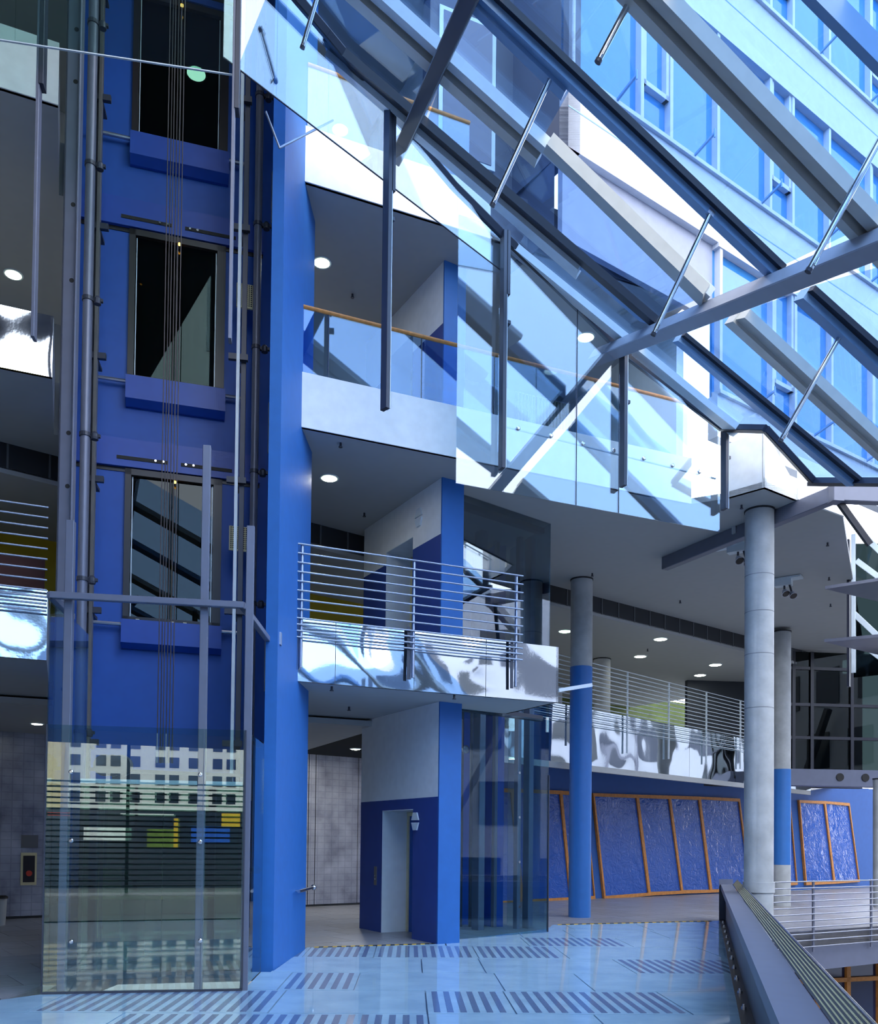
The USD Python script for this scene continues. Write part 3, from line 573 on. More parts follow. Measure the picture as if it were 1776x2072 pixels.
# wall rail on the blue pillar
h0, h1 = np.array([fa[0], fa[1], 0]) + fd * 1.15 - fn * .09, np.array([fa[0], fa[1], 0]) + fd * 2.3 - fn * .09
hr = thing('wall_rail', h0 + Z * .9, 'short steel handrail with a ball end on the blue pillar', 'handrail')
part(hr, 'rail', tube(h0 + Z * .93, h1 + Z * .93, .022, 14), SILVER, smooth=40); part(hr, 'ball_end', ball(h1 + Z * .93, .045), SILVER, smooth=True)
for k in (.2, .75): pp = h0 + (h1 - h0) * k + Z * .93; part(hr, 'bracket', tube(pp, pp + fn * .09, .012, 10), SILVER)
# wall directory sign by the door, call plate
p = CW.at(841, 1662); sgn = thing('arrow_sign', p, 'pale up and down arrow lantern above the ground-floor lift door', 'arrow sign')
for sgz in (1, -1): part(sgn, 'arrow', prism([p + wd * .12 + Z * .02 * sgz, p - wd * .12 + Z * .02 * sgz, p - wd * .06 + Z * .15 * sgz, p + wd * .06 + Z * .15 * sgz], -wn * .025), JAMB)
p = CW.at(841, 1662) + Z * 4.82 + Z * .35; sgn = thing('arrow_sign', p, 'pale up and down arrow lantern beside the first-floor corridor door', 'arrow sign')
for sgz in (1, -1): part(sgn, 'arrow', prism([p + wd * .12 + Z * .02 * sgz, p - wd * .12 + Z * .02 * sgz, p - wd * .06 + Z * .15 * sgz, p + wd * .06 + Z * .15 * sgz], -wn * .025), JAMB)
p = CW.at(760, 1772); cp = thing('call_plate', p, 'narrow dark lift call plate on the blue corridor wall', 'call plate')
part(cp, 'plate', box8(p - wd * .05 - Z * .17 - wn * .012, wd * .10, wn * .012, Z * .34), RAILDARK)
part(cp, 'button', lathe(p - wn * .012, [(.018, 0), (.018, .006)], 10, -wn), SILVER); part(cp, 'button', lathe(p - wn * .012 - Z * .06, [(.018, 0), (.018, .006)], 10, -wn), SILVER)
# fire call point on left mesh wall
p = BK.at(57, 1755); cp = thing('call_point', p, 'small yellow-framed call box on the dark metal wall at left', 'call box')
part(cp, 'frame', box8(p - BK.d * .15 - Z * .36 - BK.n * .06, BK.d * .30, BK.n * .03, Z * .66), CREAM); part(cp, 'panel', box8(p - BK.d * .11 - Z * .30 - BK.n * .07, BK.d * .22, BK.n * .02, Z * .54), DARKFRAME)
part(cp, 'button', lathe(p - BK.n * .07 - Z * .12, [(.06, 0), (.06, .02)], 14, -BK.n), REDSEAL); part(cp, 'notice', box8(p - BK.d * .15 + Z * .40 - BK.n * .05, BK.d * .32, BK.n * .02, Z * .26), RAILDARK)

# ================================================================== GALLERY RAILINGS AND BALUSTRADES
def bar_railing(name, s0, s1, posts, lab, zs, t=-.1, zb=3.95):
    g = thing(name, W((s0 + s1) / 2, t, 3.9), lab, 'railing')
    for z in zs: part(g, 'rail', tube(W(s0, t, z), W(s1, t, z), .013, 10), RAILMETAL, smooth=40)
    for s in posts:
        po = part(g, 'post', tube(W(s, t + .035, zb + .15), W(s, t + .035, 5.87), .024, 12), RAILMETAL, smooth=40)
        part(g, 'post_flat', bar(W(s - .075, t + .03, zb + .12), W(s - .075, t + .03, 4.86), .045, .012, U), DARKSTEEL)
        part(po, 'fixing', tube(W(s, t + .03, 4.55), W(s, t + .11, 4.55), .016, 10), RAILMETAL)
    return g
ZR = [5.86 - .133 * k for k in range(8)] + [4.80, 4.71, 4.62, 4.53]
F0 = fas(-.1)
bar_railing('gallery_railing', F0.qx(592, 5.5), F0.qx(1058, 5.5), [F0.qx(611, 5), F0.qx(838, 5), F0.qx(1046, 5)], 'eight-bar steel railing before the mirrored first-floor gallery in the middle', ZR)
bar_railing('gallery_railing', -9, F0.qx(97, 5.5), [-8.4, -6.3, -4.6], 'steel bar railing of the first-floor gallery at the far left, behind the lift', ZR)
bg = thing('glass_balustrade', W(2, .05, LV[2]), 'frameless glass balustrade with an orange wooden handrail on the second gallery', 'balustrade')
F5 = fas(.05); js = [F5.qx(611, 9), F5.qx(665, 9), F5.qx(853, 9), F5.qx(1000, 9), F5.qx(1165, 9), 5.6, 6.95]
part(bg, 'handrail', tube(W(js[0] - .02, .05, 9.37), W(js[-1], .05, 9.37), .03, 14), WOOD, smooth=40)
for a, b in zip(js[:-1], js[1:]): part(bg, 'pane', prism([W(a + .004, .045, 8.2), W(b - .004, .045, 8.2), W(b - .004, .045, 9.35), W(a + .004, .045, 9.35)], V * .012), BALUGLASS)
for a in js[1:-1]: part(bg, 'joint_post', bar(W(a, .06, 8.35), W(a, .06, 9.35), .012, .03, U), DARKSTEEL)
bg = thing('glass_balustrade', W(2, .05, LV[3]), 'frameless glass balustrade with wooden handrail on the topmost gallery', 'balustrade')
part(bg, 'handrail', tube(W(.1, .05, 12.95), W(2.7, .05, 12.95), .03, 14), WOOD, smooth=40)
for a, b in ((.1, 1.4), (1.4, 2.7)): part(bg, 'pane', prism([W(a + .004, .045, 11.8), W(b - .004, .045, 11.8), W(b - .004, .045, 12.93), W(a + .004, .045, 12.93)], V * .012), BALUGLASS)

# ================================================================== SLOPING GLASS ROOF
S0 = fas(-.6)
GA, GB = S0.at(1023, 479), S0.at(1461, 866)
rd = (GB - GA) / np.linalg.norm(GB - GA)
rr = ray(464, 1005); rr /= np.linalg.norm(rr)
rn = np.cross(rd, rr); rn /= np.linalg.norm(rn)             # roof normal, upwards and outwards
def roof(px, py, off=0.0): return onp(px, py, GA + rn * off, rn)
def ext(a, b, k0, k1): a, b = np.array(a, float), np.array(b, float); return a - (b - a) * k0, b + (b - a) * k1
rf = thing('glass_roof', roof(1300, 500), kind='structure')
def purlin(upper, lower, mat, th, off=0.0, k0=.0, k1=.0, name='purlin', lab=None):
    (a, b), (c, d) = ext(*upper, k0, k1), ext(*lower, k0, k1)
    return part(rf, name, prism([roof(*a, off), roof(*b, off), roof(*d, off), roof(*c, off)], -rn * th), mat, lab)
# each purlin: main bar plus a cap strip on its upper edge
purlin(((1030, 477), (1500, 863)), ((1019, 484), (1486, 872)), LIGHTFRAME, .10)
purlin(((662, 64), (1335, 642)), ((657, 72), (1326, 650)), GASKET, .10)
purlin(((660, 72), (1328, 650)), ((667, 92), (1300, 640)), BLUEFRAME, .08)
purlin(((668, 90), (1180, 527)), ((674, 108), (1176, 548)), LIGHTFRAME, .14, -.02)
purlin(((808, 0), (1448, 583)), ((784, 0), (1440, 592)), LIGHTFRAME, .12, 0, .35, 0)
purlin(((784, 0), (1440, 592)), ((768, 0), (1436, 600)), GASKET, .06, 0, .35, 0)
purlin(((768, 0), (1100, 300)), ((738, 0), (1094, 318)), BEIGEFRAME, .14, -.02, .35, 0)
purlin(((1120, 268), (1436, 575)), ((1112, 286), (1432, 603)), BEIGEFRAME, .14, -.04)
purlin(((1030, 0), (1592, 536)), ((1014, 0), (1584, 541)), GASKET, .06, 0, .4, 0)
purlin(((1014, 0), (1584, 541)), ((992, 0), (1570, 549)), BLUEFRAME, .12, -.01, .4, 0)
purlin(((992, 0), (1158, 160)), ((970, 0), (1150, 178)), BLUEFRAME, .14, -.03, .4, 0)
purlin(((1384, 0), (1776, 414)), ((1350, 0), (1766, 440)), BEIGEFRAME, .12, 0, .3, .25)
purlin(((1350, 0), (1766, 440)), ((1330, 0), (1760, 456)), GASKET, .05, 0, .3, .25)
purlin(((1330, 0), (1760, 456)), ((1296, 0), (1752, 474)), BEIGEFRAME, .14, -.02, .3, .25)
purlin(((1712, 0), (1800, 90)), ((1680, 0), (1790, 112)), BLUEFRAME, .14, 0, 1.0, 3.0)
# lower bay, below the cross beam
purlin(((1296, 701), (1503, 863)), ((1285, 708), (1490, 873)), LIGHTFRAME, .10)
purlin(((1388, 672), (1745, 967)), ((1382, 674), (1736, 969)), GASKET, .05)
purlin(((1382, 674), (1736, 969)), ((1370, 677), (1722, 971)), BLUEFRAME, .12)
purlin(((1518, 625), (1776, 866)), ((1500, 629), (1776, 884)), BEIGEFRAME, .12, 0, 0, .3)
purlin(((1496, 630), (1776, 888)), ((1478, 636), (1776, 904)), BEIGEFRAME, .14, -.02, 0, .3)
purlin(((1650, 577), (1776, 690)), ((1640, 580), (1776, 706)), GASKET, .06, 0, 0, 1.2)
purlin(((1640, 580), (1776, 706)), ((1620, 587), (1776, 732)), BLUEFRAME, .14, 0, 0, 1.2)
purlin(((1640, 966), (1800, 966)), ((1640, 973), (1800, 973)), GASKET, .10, 0, 0, 1.2, 'eaves_bar')
# the roof goes on towards the right and behind the viewer, down to the court
rb = np.cross(rd, rn); rb = rb if rb @ (-rr) > 0 else -rb
b_last = (roof(1700, 0) - GA) @ rb
def RP(a, b, off=0.0): return GA + rd * a + rb * b + rn * off
ra = (roof(1720, 20) - GA) @ rd
for k in range(1, 9):
    b = b_last + 1.55 * k
    part(rf, 'purlin', bar(RP(-14, b, -.07), RP(17, b, -.07), .14, .22, rn), BEIGEFRAME if k % 2 else BLUEFRAME)
part(rf, 'pane', prism([RP(-14, b_last + .5, .012), RP(17, b_last + .5, .012), RP(17, b_last + 13, .012), RP(-14, b_last + 13, .012)], rn * .012), ROOFGLASS)
# gasket along the foot of the roof, where the hanging screens begin
gk = [(560, -52), (662, 68), (770, 200), (918, 376), (1023, 481), (1180, 632), (1260, 712), (1461, 866), (1549, 868), (1644, 972)]
for a, b in zip(gk[:-1], gk[1:]): part(rf, 'foot_gasket', bar(roof(*a, -.05), roof(*b, -.05), .11, .10, rn, .012), GASKET)
# panes between the bars; the third row of the main bay stands open
lines = [((1023, 479), (1275, 695)), ((662, 68), (1332, 646)), ((784, 0), (1442, 590)), ((1010, 0), (1582, 542)), ((1342, 0), (1762, 448)), ((1700, 0), (1795, 100))]
def at_y(l, k): (a, b) = np.array(l[0], float), np.array(l[1], float); return a + (b - a) * k
def rpane(pts): part(rf, 'pane', prism([roof(*p, .012) for p in pts], rn * .012), ROOFGLASS)
def beamx(k): return np.array([1205, 725.]) + (np.array([1776, 494.]) - np.array([1205, 725.])) * k   # px along the middle of the cross beam
b1a, b1b = np.array([800, 310.]), np.array([950, 0.])
rpane([(662, 72), (770, 202), (918, 378), (1023, 479), (1140, 585), (1262, 690), (1332, 650), (1000, 360)])
rpane([(560, -52), (662, 66), (860, 238), (905, 140), (780, 0), (680, -90)])
rpane([(865, 242), (1330, 642), (1440, 592), (910, 110)])
rpane([(700, -80), (784, 0), (905, 108), (950, 0), (990, -80)])
rpane([(912, 100), (1100, 275), (1158, 172), (1010, 0), (955, 5)])
rpane([(1000, -20), (1582, 538), (1760, 452), (1342, 0), (1250, -100)])
rpane([(1342, 0), (1766, 440), (1990, 340), (1700, 0), (1500, -200)])
rpane([(1700, 0), (2000, 330), (2300, 200), (1900, -100)])
rpane([(1285, 706), (1461, 866), (1549, 868), (1580, 905), (1644, 970), (1735, 970), (1380, 674)])
rpane([(1386, 672), (1740, 966), (1900, 966), (1490, 632)])
rpane([(1496, 632), (1776, 896), (1900, 1000), (1900, 850), (1636, 586)])
rpane([(1642, 580), (1776, 700), (2000, 900), (2000, 480)])
# cross beams under the bars
def rafter(pa, pb, w, h, mat, lab, k0=0, k1=.5, off=-.14):
    a, b = ext(pa, pb, k0, k1); A, B = roof(*a, off - h / 2), roof(*b, off - h / 2)
    m = thing('roof_beam', (A + B) / 2, lab, 'roof beam'); t = (B - A) / np.linalg.norm(B - A)
    part(m, 'box_section', bar(A, B, h, w, rn, .012), mat)
    part(m, 'top_plate', bar(A + rn * (h / 2 + .04), B + rn * (h / 2 + .04), .05, w * .5, rn), GASKET)
    return A, B, t
rafter((1205, 724), (1776, 494), .20, .20, paint('roof_beam_paint', (150, 156, 170), .38, metal=.1), 'wide grey box beam crossing under the glass roof towards the right edge')
rafter((806, 312), (948, 0), .17, .17, DARKSTEEL, 'dark grey box beam rising steeply under the glass roof at top centre', .02, .5)
for k, a in enumerate((ra - 6.5, ra + 6.0, ra + 11.0)):
    m = thing('roof_beam', RP(a, b_last + 6, -.3), ('box beam of the glass roof behind the viewer, outside the photo', 'box beam of the glass roof beyond the right edge of the photo', 'farthest box beam of the glass roof, out of frame at right')[k], 'roof beam')
    part(m, 'box_section', bar(RP(a, b_last + .3, -.25), RP(a - 1.0, b_last + 13, -.25), .20, .20, rn), STEELGREY)
# lower tie of the big beam: seen against the glass only as its mirror image
# vent struts
SL_ = [((640, 0), (612, 95), 'short silver strut tube at the top edge, nearest the lift'), ((1275, 0), (1212, 120), 'thick silver strut tube cut by the top edge right of centre'),
       ((1118, 148), (997, 413), 'long silver strut tube hanging over the second roof bar at centre'), ((1437, 430), (1322, 676), 'long silver strut tube crossing the left part of the big roof beam'),
       ((1776, 290), (1637, 545), 'long silver strut tube crossing the big beam at the right edge'), ((1700, 678), (1580, 890), 'silver strut tube below the big beam near the white box')]
for a_, b_, lab in SL_:
    p = roof(*a_, -.10); dr = ray(*b_); dr /= np.linalg.norm(dr)
    dirn = -rn; Mx = np.stack([dirn, -dr], 1); sol = np.linalg.lstsq(Mx, EYEP - p, rcond=None)[0]; L_ = sol[0]
    tgt = EYEP + dr * sol[1]; e = p + (tgt - p) / np.linalg.norm(tgt - p) * L_; t = (e - p) / np.linalg.norm(e - p)
    if a_[1] == 0 or a_[0] == 1776: p = p - t * .75
    g = thing('vent_strut', e, lab, 'strut')
    r_ = .028
    tb = part(g, 'tube', tube(p, e, r_, 20), SILVER, smooth=40); part(tb, 'end_cap', tube(e, e + t * .03, r_ * 1.08, 20), DARKSTEEL, smooth=40)
    sd_ = np.cross(t, rd); sd_ /= np.linalg.norm(sd_)
    part(g, 'inner_rod', tube(p, e - t * .06, .010, 10), RAILMETAL) if False else part(g, 'side_rail', bar(p + sd_ * r_, e - t * .05 + sd_ * r_, .012, .012, sd_), LIGHTFRAME)
    part(tb, 'end_hook', cat(tube(e - t * .05 + sd_ * r_, e - t * .01 + sd_ * (r_ + .035), .008, 8), tube(e - t * .01 + sd_ * (r_ + .035), e - t * .08 + sd_ * (r_ + .03), .008, 8)), SILVER)
    part(g, 'hinge', cat(box8(p - t * .02 - rd * .04 - sd_ * .03, rd * .08, sd_ * .06, t * .05), tube(p - rd * .06, p + rd * .06, .014, 10)), RAILMETAL)

# ================================================================== HANGING GLASS SCREENS
sc = thing('glass_screen', W(4.6, -.6, 6.92), 'large hanging glass screen below the roof edge, before the second gallery', 'glass screen')
ZB = 6.92
def roofz(px, py): return roof(px, py, -.09)
gpx = [(1023, 481), (1180, 632), (1260, 712), (1461, 866)]
def gy(px): return float(np.interp(px, [g[0] for g in gk], [g[1] for g in gk]))
jx = [1023, 1168, 1253, 1457]
def spt(px, z): return S0.pz(px, z)
for a, b in zip(jx[:-1], jx[1:]):
    A_, B_ = S0.at(a, gy(a) + 4), S0.at(b, gy(b) + 4)
    pts = [np.array([A_[0], A_[1], ZB]) + U * .003, np.array([B_[0], B_[1], ZB]) - U * .003, B_ - U * .003, A_ + U * .003]
    part(sc, 'pane', prism(pts, V * .014), SCREENGLASS)
A_, B_ = S0.at(928, 434), S0.at(1012, 436)
part(sc, 'pane', prism([np.array([A_[0], A_[1], ZB]), np.array([GA[0], GA[1], ZB]) - U * .003, GA - U * .003, np.array([B_[0], B_[1], A_[2]]), A_], V * .014), SCREENGLASS)
for a in (1168, 1253): A_ = S0.at(a, gy(a) + 6); part(sc, 'joint', bar(np.array([A_[0], A_[1], ZB]) - V * .002, A_ - V * .002, .008, .012, U), DARKSTEEL)
# glass strip folded towards the camera on the left, with a sloping lower edge
kd = roof(600, 0) - roof(1023, 479); kd[2] = 0
S1 = Wall(GA, math.degrees(math.atan2(-kd[1], -kd[0])))
sc1 = thing('glass_strip', S1.at(780, 330), 'sloping strip of blue-tinted glass hanging under the roof edge at upper left', 'glass screen')
low = [(470, 130), (562, 205), (660, 360) if False else (662, 283), (776, 368), (925, 481), (1012, 546)]
def lowy(px): return 130 + (px - 470) * (546 - 130) / (1012 - 470.)
kx = [452, 560, 664, 776, 925, 1018]
for a, b in zip(kx[:-1], kx[1:]):
    pa, pb, ua, ub = S1.at(a, lowy(a)), S1.at(b, lowy(b)), S1.at(a, gy(a) + 3 if a > 560 else -130), S1.at(b, gy(b) + 3)
    ua = np.array([pa[0], pa[1], ua[2]]); ub = np.array([pb[0], pb[1], ub[2]])
    part(sc1, 'pane', prism([pa, pb, ub, ua], S1.n * .012), SCREENGLASS)
part(sc1, 'edge_bead', bar(S1.at(452, lowy(452)), S1.at(1018, lowy(1018)), .010, .016, Z), DARKSTEEL)
for px, yt, yb, lab, wv in ((775, 212, 838, 'long dark glazing fin hanging left before the galleries', S1), (1012, 480, 956, 'dark glazing fin hanging where the glass screen begins', S0), (1253, 716, 990, 'dark glazing fin hanging below the big roof beam', S0), (1456, 868, 1036, 'dark glazing fin hanging at the end of the screen, beside the white box', S0)):
    top, bot = wv.at(px, yt), wv.at(px, yb); bot = np.array([top[0], top[1], bot[2]]) - wv.n * .12; top = top - wv.n * .12
    g = thing('hanging_fin', bot, lab, 'glazing fin')
    fn_ = part(g, 'fin', bar(bot, top, .06, .13, wv.d, .004), DARKSTEEL); part(fn_, 'edge_strip', bar(bot + wv.d * .036 - wv.n * .03, top + wv.d * .036 - wv.n * .03, .010, .07, wv.d), LIGHTFRAME)
    if px < 1200:
        hl = (top[2] - bot[2]) * (.30 if px < 800 else .27)
        part(g, 'clamp_channel', bar(top - Z * hl + wv.d * .055, top + wv.d * .055, .05, .15, wv.d, .004), DARKSTEEL)
    part(g, 'clamp', box8(bot + Z * (top[2] - bot[2]) * .62 + wv.d * .03, wv.d * .1, wv.n * .1, Z * .05), DARKSTEEL)
dr_ = [S0.at(px, py) for px, py in ((1048, 867), (1114, 882), (1179, 898), (1241, 912), (1302, 928), (1360, 942), (1414, 955))]
bt = thing('screen_tie', dr_[0], 'thin steel tie bar with round glass clamps along the hanging screen', 'tie bar')
part(bt, 'bar', path([S0.at(1018, 858) + V * .06, S0.at(1452, 966) + V * .06], .014), LIGHTFRAME)
for p in dr_: part(bt, 'glass_clamp', lathe(p - V * .002, [(.034, 0), (.034, .014), (.02, .022)], 14, -V), SILVER)
# bent tie rods in the upper left
pz_ = [S1.at(563, 195) + S1.n * .3, S1.at(591, 270) + S1.n * .3, S1.at(700, 215) + S1.n * .3]
single('tie_rod', path(pz_, .014), RAILMETAL, None, 'thin bent steel tie rod behind the sloping glass at upper left', 'tie rod')

# ================================================================== WHITE BOX, COLUMNS, HALL
wb = thing('white_box', BXA, 'white panelled box end above the big concrete column, under the roof foot', 'wall box')
inn = (BXB - BXA) / np.linalg.norm(BXB - BXA); inr = (R1 - BXA) / np.linalg.norm(R1 - BXA)
part(wb, 'left_panel', prism([BXB + Z * .16, BXA + inn * .03 + Z * .16, BXA + inn * .03 + Z * .98, BXB + Z * .92], np.cross(inn, Z) * -.05 if np.cross(inn, Z)[1] < 0 else np.cross(inn, Z) * .05), WHITE)
part(wb, 'lower_band', prism([BXB, BXA, BXA + Z * .16, BXB + Z * .16], inr * .06), WHITE)
zr = 7.59
part(wb, 'right_panel', prism([BXA, R1, R1 + Z * .20, BXA + Z * .98], inn * .05), WHITE)
part(wb, 'core', prism([BXB + inr * .08 + Z * .03, BXA + inn * .08 + inr * .06 + Z * .03, BXA + inn * .08 + inr * .06 + Z * .9, BXB + inr * .08 + Z * .85], inr * .5), SOFFIT)
def column(px, Y, z0, z1, r, bands, lab, seams=(), collar=None):
    p = atY(px, 1600, Y); c = np.array([p[0], p[1], 0]); g = thing('column', c + Z * z0, lab, 'column')
    for a, b, m in bands: part(g, 'shaft' if m is CONCRETE else 'blue_band', lathe(c + Z * a, [(r if m is CONCRETE else r + .003, 0), (r if m is CONCRETE else r + .003, b - a)], 40), m, smooth=40)
    part(g, 'capital_joint', lathe(c + Z * (z1 - .03), [(r + .012, 0), (r + .012, .035)], 40), DARKVENT, smooth=40)
    for z in seams: part(g, 'cast_seam', lathe(c + Z * z, [(r + .002, 0), (r + .002, .012)], 40), paint('seam', (126, 130, 134), .8) if not stage.GetPrimAtPath('/World/Looks/seam') else UsdShade.Material.Get(stage, '/World/Looks/seam'))
    if collar: part(g, 'collar', lathe(c + Z * collar, [(r + .02, 0), (r + .02, .18)], 40), CONCRETE, smooth=40)
    return c
column(1174, 19.7, 0, SB[2], .245, [(0, 5.6, BLUE), (5.6, SB[2], CONCRETE)], 'round column painted blue below and bare concrete above, behind the mirrored gallery end')
column(1535, 15.5, 0, SB[2], .248, [(0, SB[2], CONCRETE)], 'thick bare concrete column standing under the white box', (5.0, 5.75, 4.05, 6.4), 1.0 - .18)
column(1580, 24.0, 0, 7.5, .25, [(0, 1.12, CONCRETE), (1.12, 3.72, BLUE), (3.72, 7.5, CONCRETE)], 'concrete column with a blue middle band, half hidden behind the thick concrete column')
column(1216, 26.0, 4.8, 7.12, .25, [(4.8, 7.12, CONCRETE)], 'short concrete column standing on the far mezzanine behind its railing')
column(1782, 24.0, 0, 3.5, .2, [(0, 3.5, CONCRETE)], 'pale column at the extreme right edge before the blue hall wall')
# blue hall wall with leaning windows
HW = Wall((4.63, 26.3), 35.4)
hw = thing('wall_hall', HW.w(4, 0), kind='structure')
hq0 = HW.qx(920)
part(hw, 'wall_face', prism([HW.w(hq0, 0), HW.w(16, 0), HW.w(16, 3.95), HW.w(hq0, 3.95)], HW.n * .25), HALLBLUE)
wins = [((1195, 1605), (1285, 1608), (1310, 1812), (1218, 1820), 'widest leaning window, right behind the blue column'), ((1285, 1608), (1350, 1610), (1376, 1808), (1310, 1812), 'leaning window second from the blue column'),
        ((1350, 1610), (1410, 1612), (1434, 1806), (1376, 1808), 'narrow leaning window third from the blue column'), ((1410, 1612), (1492, 1616), (1516, 1802), (1434, 1806), 'leaning window partly hidden by the thick concrete column'),
        ((1612, 1619), (1664, 1621), (1684, 1788), (1626, 1791), 'left pane of the pair of leaning windows at far right'), ((1664, 1621), (1714, 1625), (1735, 1784), (1684, 1788), 'right pane of the pair of leaning windows at far right'),
        ((1560, 1617), (1594, 1619), (1609, 1790), (1574, 1793), 'sliver of a leaning window between the two concrete columns'), ((1131, 1600), (1180, 1604), (1200, 1820), (1152, 1822), 'leaning window mostly hidden behind the blue column'),
        ((1032, 1596), (1131, 1600), (1152, 1822), (1052, 1828), 'leaning window seen through the glass shaft'), ((930, 1592), (1032, 1596), (1052, 1828), (950, 1834), 'leaning window behind the far end of the glass shaft')]
for a, b, c, d, lab in wins:
    q = [HW.at(*x) - HW.n * .10 for x in (a, b, c, d)]; q2 = [q[3], q[2], q[1], q[0]]
    g = thing('hall_window', q[3], lab + ', orange wooden frame', 'window')
    cen = sum(q) / 4
    inq = [p + (cen - p) / np.linalg.norm(cen - p) * .12 for p in q]
    for i in range(4):
        j = (i + 1) % 4; part(g, 'frame_bar', prism([q[i], q[j], inq[j], inq[i]], HW.n * .09), WOOD)
    part(g, 'film_pane', prism([p + HW.n * .05 for p in inq], HW.n * .02), FILM)
# mezzanine
MZ = Wall((3.68, 21.0), 44.5)
mz = thing('floor_002', MZ.w(3, 4), kind='structure')
q0, q1 = MZ.qx(1000, 4), MZ.qx(1640, 4)
part(mz, 'mezzanine_slab', flat([MZ.w(q0, 0, .06), MZ.w(q1, 0, .06), HW.w(HW.qx(1700), 0, 5), HW.w(-2, 0, 5)], 3.95, .85), SOFFIT)
part(mz, 'edge_trim', prism([MZ.w(q0, 3.36), MZ.w(q1, 3.36), MZ.w(q1, 3.50), MZ.w(q0, 3.50)], MZ.n * .08), SOFFIT)
part(mz, 'under_soffit', prism([MZ.w(q0, 3.5, .05), MZ.w(q1, 3.5, .05), HW.w(HW.qx(1690), 3.95, .0), HW.w(hq0, 3.95, .0)], Z * .03), SOFFIT)
nq = 6; qq = np.linspace(q0, q1, nq + 1)
for k in range(nq): part(mz, 'mirror_panel', prism([MZ.w(qq[k] + .005, 3.5), MZ.w(qq[k + 1] - .005, 3.5), MZ.w(qq[k + 1] - .005, 4.85, .0), MZ.w(qq[k] + .005, 4.85, .0)], MZ.n * .05), MIRROR)
g = thing('mezzanine_railing', MZ.w(4, 4.8), 'white steel bar railing along the mirrored far mezzanine in the hall', 'railing')
ZM = [5.92 - .105 * k for k in range(15)]
for z in ZM: part(g, 'rail', tube(MZ.w(q0, z, -.1), MZ.w(MZ.qx(1512, 5), z, -.1), .012, 8), LIGHTFRAME)
for px in (1150, 1264, 1348, 1424, 1493): part(g, 'post', tube(MZ.w(MZ.qx(px, 5), 3.9, -.07), MZ.w(MZ.qx(px, 5), 5.94, -.07), .025, 10), LIGHTFRAME)
single('wall_mezzanine_back', prism([HW.w(-9, 4.8, 5.5), HW.w(24, 4.8, 5.5), HW.w(24, 7.6, 5.5), HW.w(-9, 7.6, 5.5)], HW.n * .2), GREENWALL, kind='structure')
for px, w_, mt, lab in ((1375, 1.2, paint('brown_panel', (92, 70, 34), .6), 'dark brown timber panel standing at the back of the mezzanine'), (1448, 1.8, paint('olive_panel', (108, 104, 36), .6), 'olive green panel standing at the back of the mezzanine')):
    p = HW.w(HW.q(HW.pz(px, 5)), 4.8, 5.0); g = thing('back_panel', p, lab, 'wall panel')
    part(g, 'panel', box8(p - HW.d * w_ / 2 + Z * .02, HW.d * w_, HW.n * .06, Z * 1.7), mt); part(g, 'top_trim', box8(p - HW.d * w_ / 2 + Z * 1.72, HW.d * w_, HW.n * .07, Z * .05), LIGHTFRAME)
for px, py, w_, h_, lab in ((1393, 1380, .6, .45, 'white notice sheet highest on the mezzanine back wall'), (1262, 1425, .7, .7, 'white sheet hanging at left on the mezzanine'), (1287, 1430, .6, 1.0, 'curled white sheet next to the left mezzanine column'), (1386, 1420, .55, .75, 'white sheet in the middle of the mezzanine')):
    p = HW.w(HW.q(HW.pz(px, 5)), 0, 3.6); zc = 1.65 + (1708 - py) * p[1] / FPX
    single('paper_sheet', box8(p - HW.d * w_ / 2 + Z * (zc - h_ / 2), HW.d * w_ + HW.n * .06, HW.n * .01, Z * h_), FACADEWHITE, None, lab, 'paper sheet')
# glass partition at the right back
PG = Wall(atY(1640, 1560, 26.5), 6)
gp = thing('glass_partition', PG.w(2, 3.6), 'tall dark-framed glass partition at the right end of the hall', 'glass partition')
a0, a1 = PG.qx(1597, 5), PG.qx(1860, 5)
for px in (1604, 1641, 1722, 1800): part(gp, 'post', bar(PG.w(PG.qx(px, 5), 3.6), PG.w(PG.qx(px, 5), 7.5), .10, .12, PG.d), GASKET)
for z in (3.75, 4.9, 5.9, 7.0): part(gp, 'transom', bar(PG.w(a0, z), PG.w(a1, z), .09, .10, Z), GASKET)
part(gp, 'pane', prism([PG.w(a0, 3.7), PG.w(a1, 3.7), PG.w(a1, 7.5), PG.w(a0, 7.5)], PG.n * .02), DOORGLASS)
part(gp, 'sill_beam', box8(PG.w(a0, 3.45, -.1), PG.d * (a1 - a0), PG.n * .5, Z * .5), BRIDGESTEEL)
for px in (1695, 1746): part(gp, 'round_vent', lathe(PG.w(PG.qx(px, 3.7), 3.72, -.11), [(.12, 0), (.12, .02)], 18, -PG.n), BLACK)
single('wall_right_back', prism([PG.w(a0 - 2, 3.6, 3), PG.w(a1, 3.6, 3), PG.w(a1, 7.5, 3), PG.w(a0 - 2, 7.5, 3)], PG.n * .2), REARDARK, kind='structure')

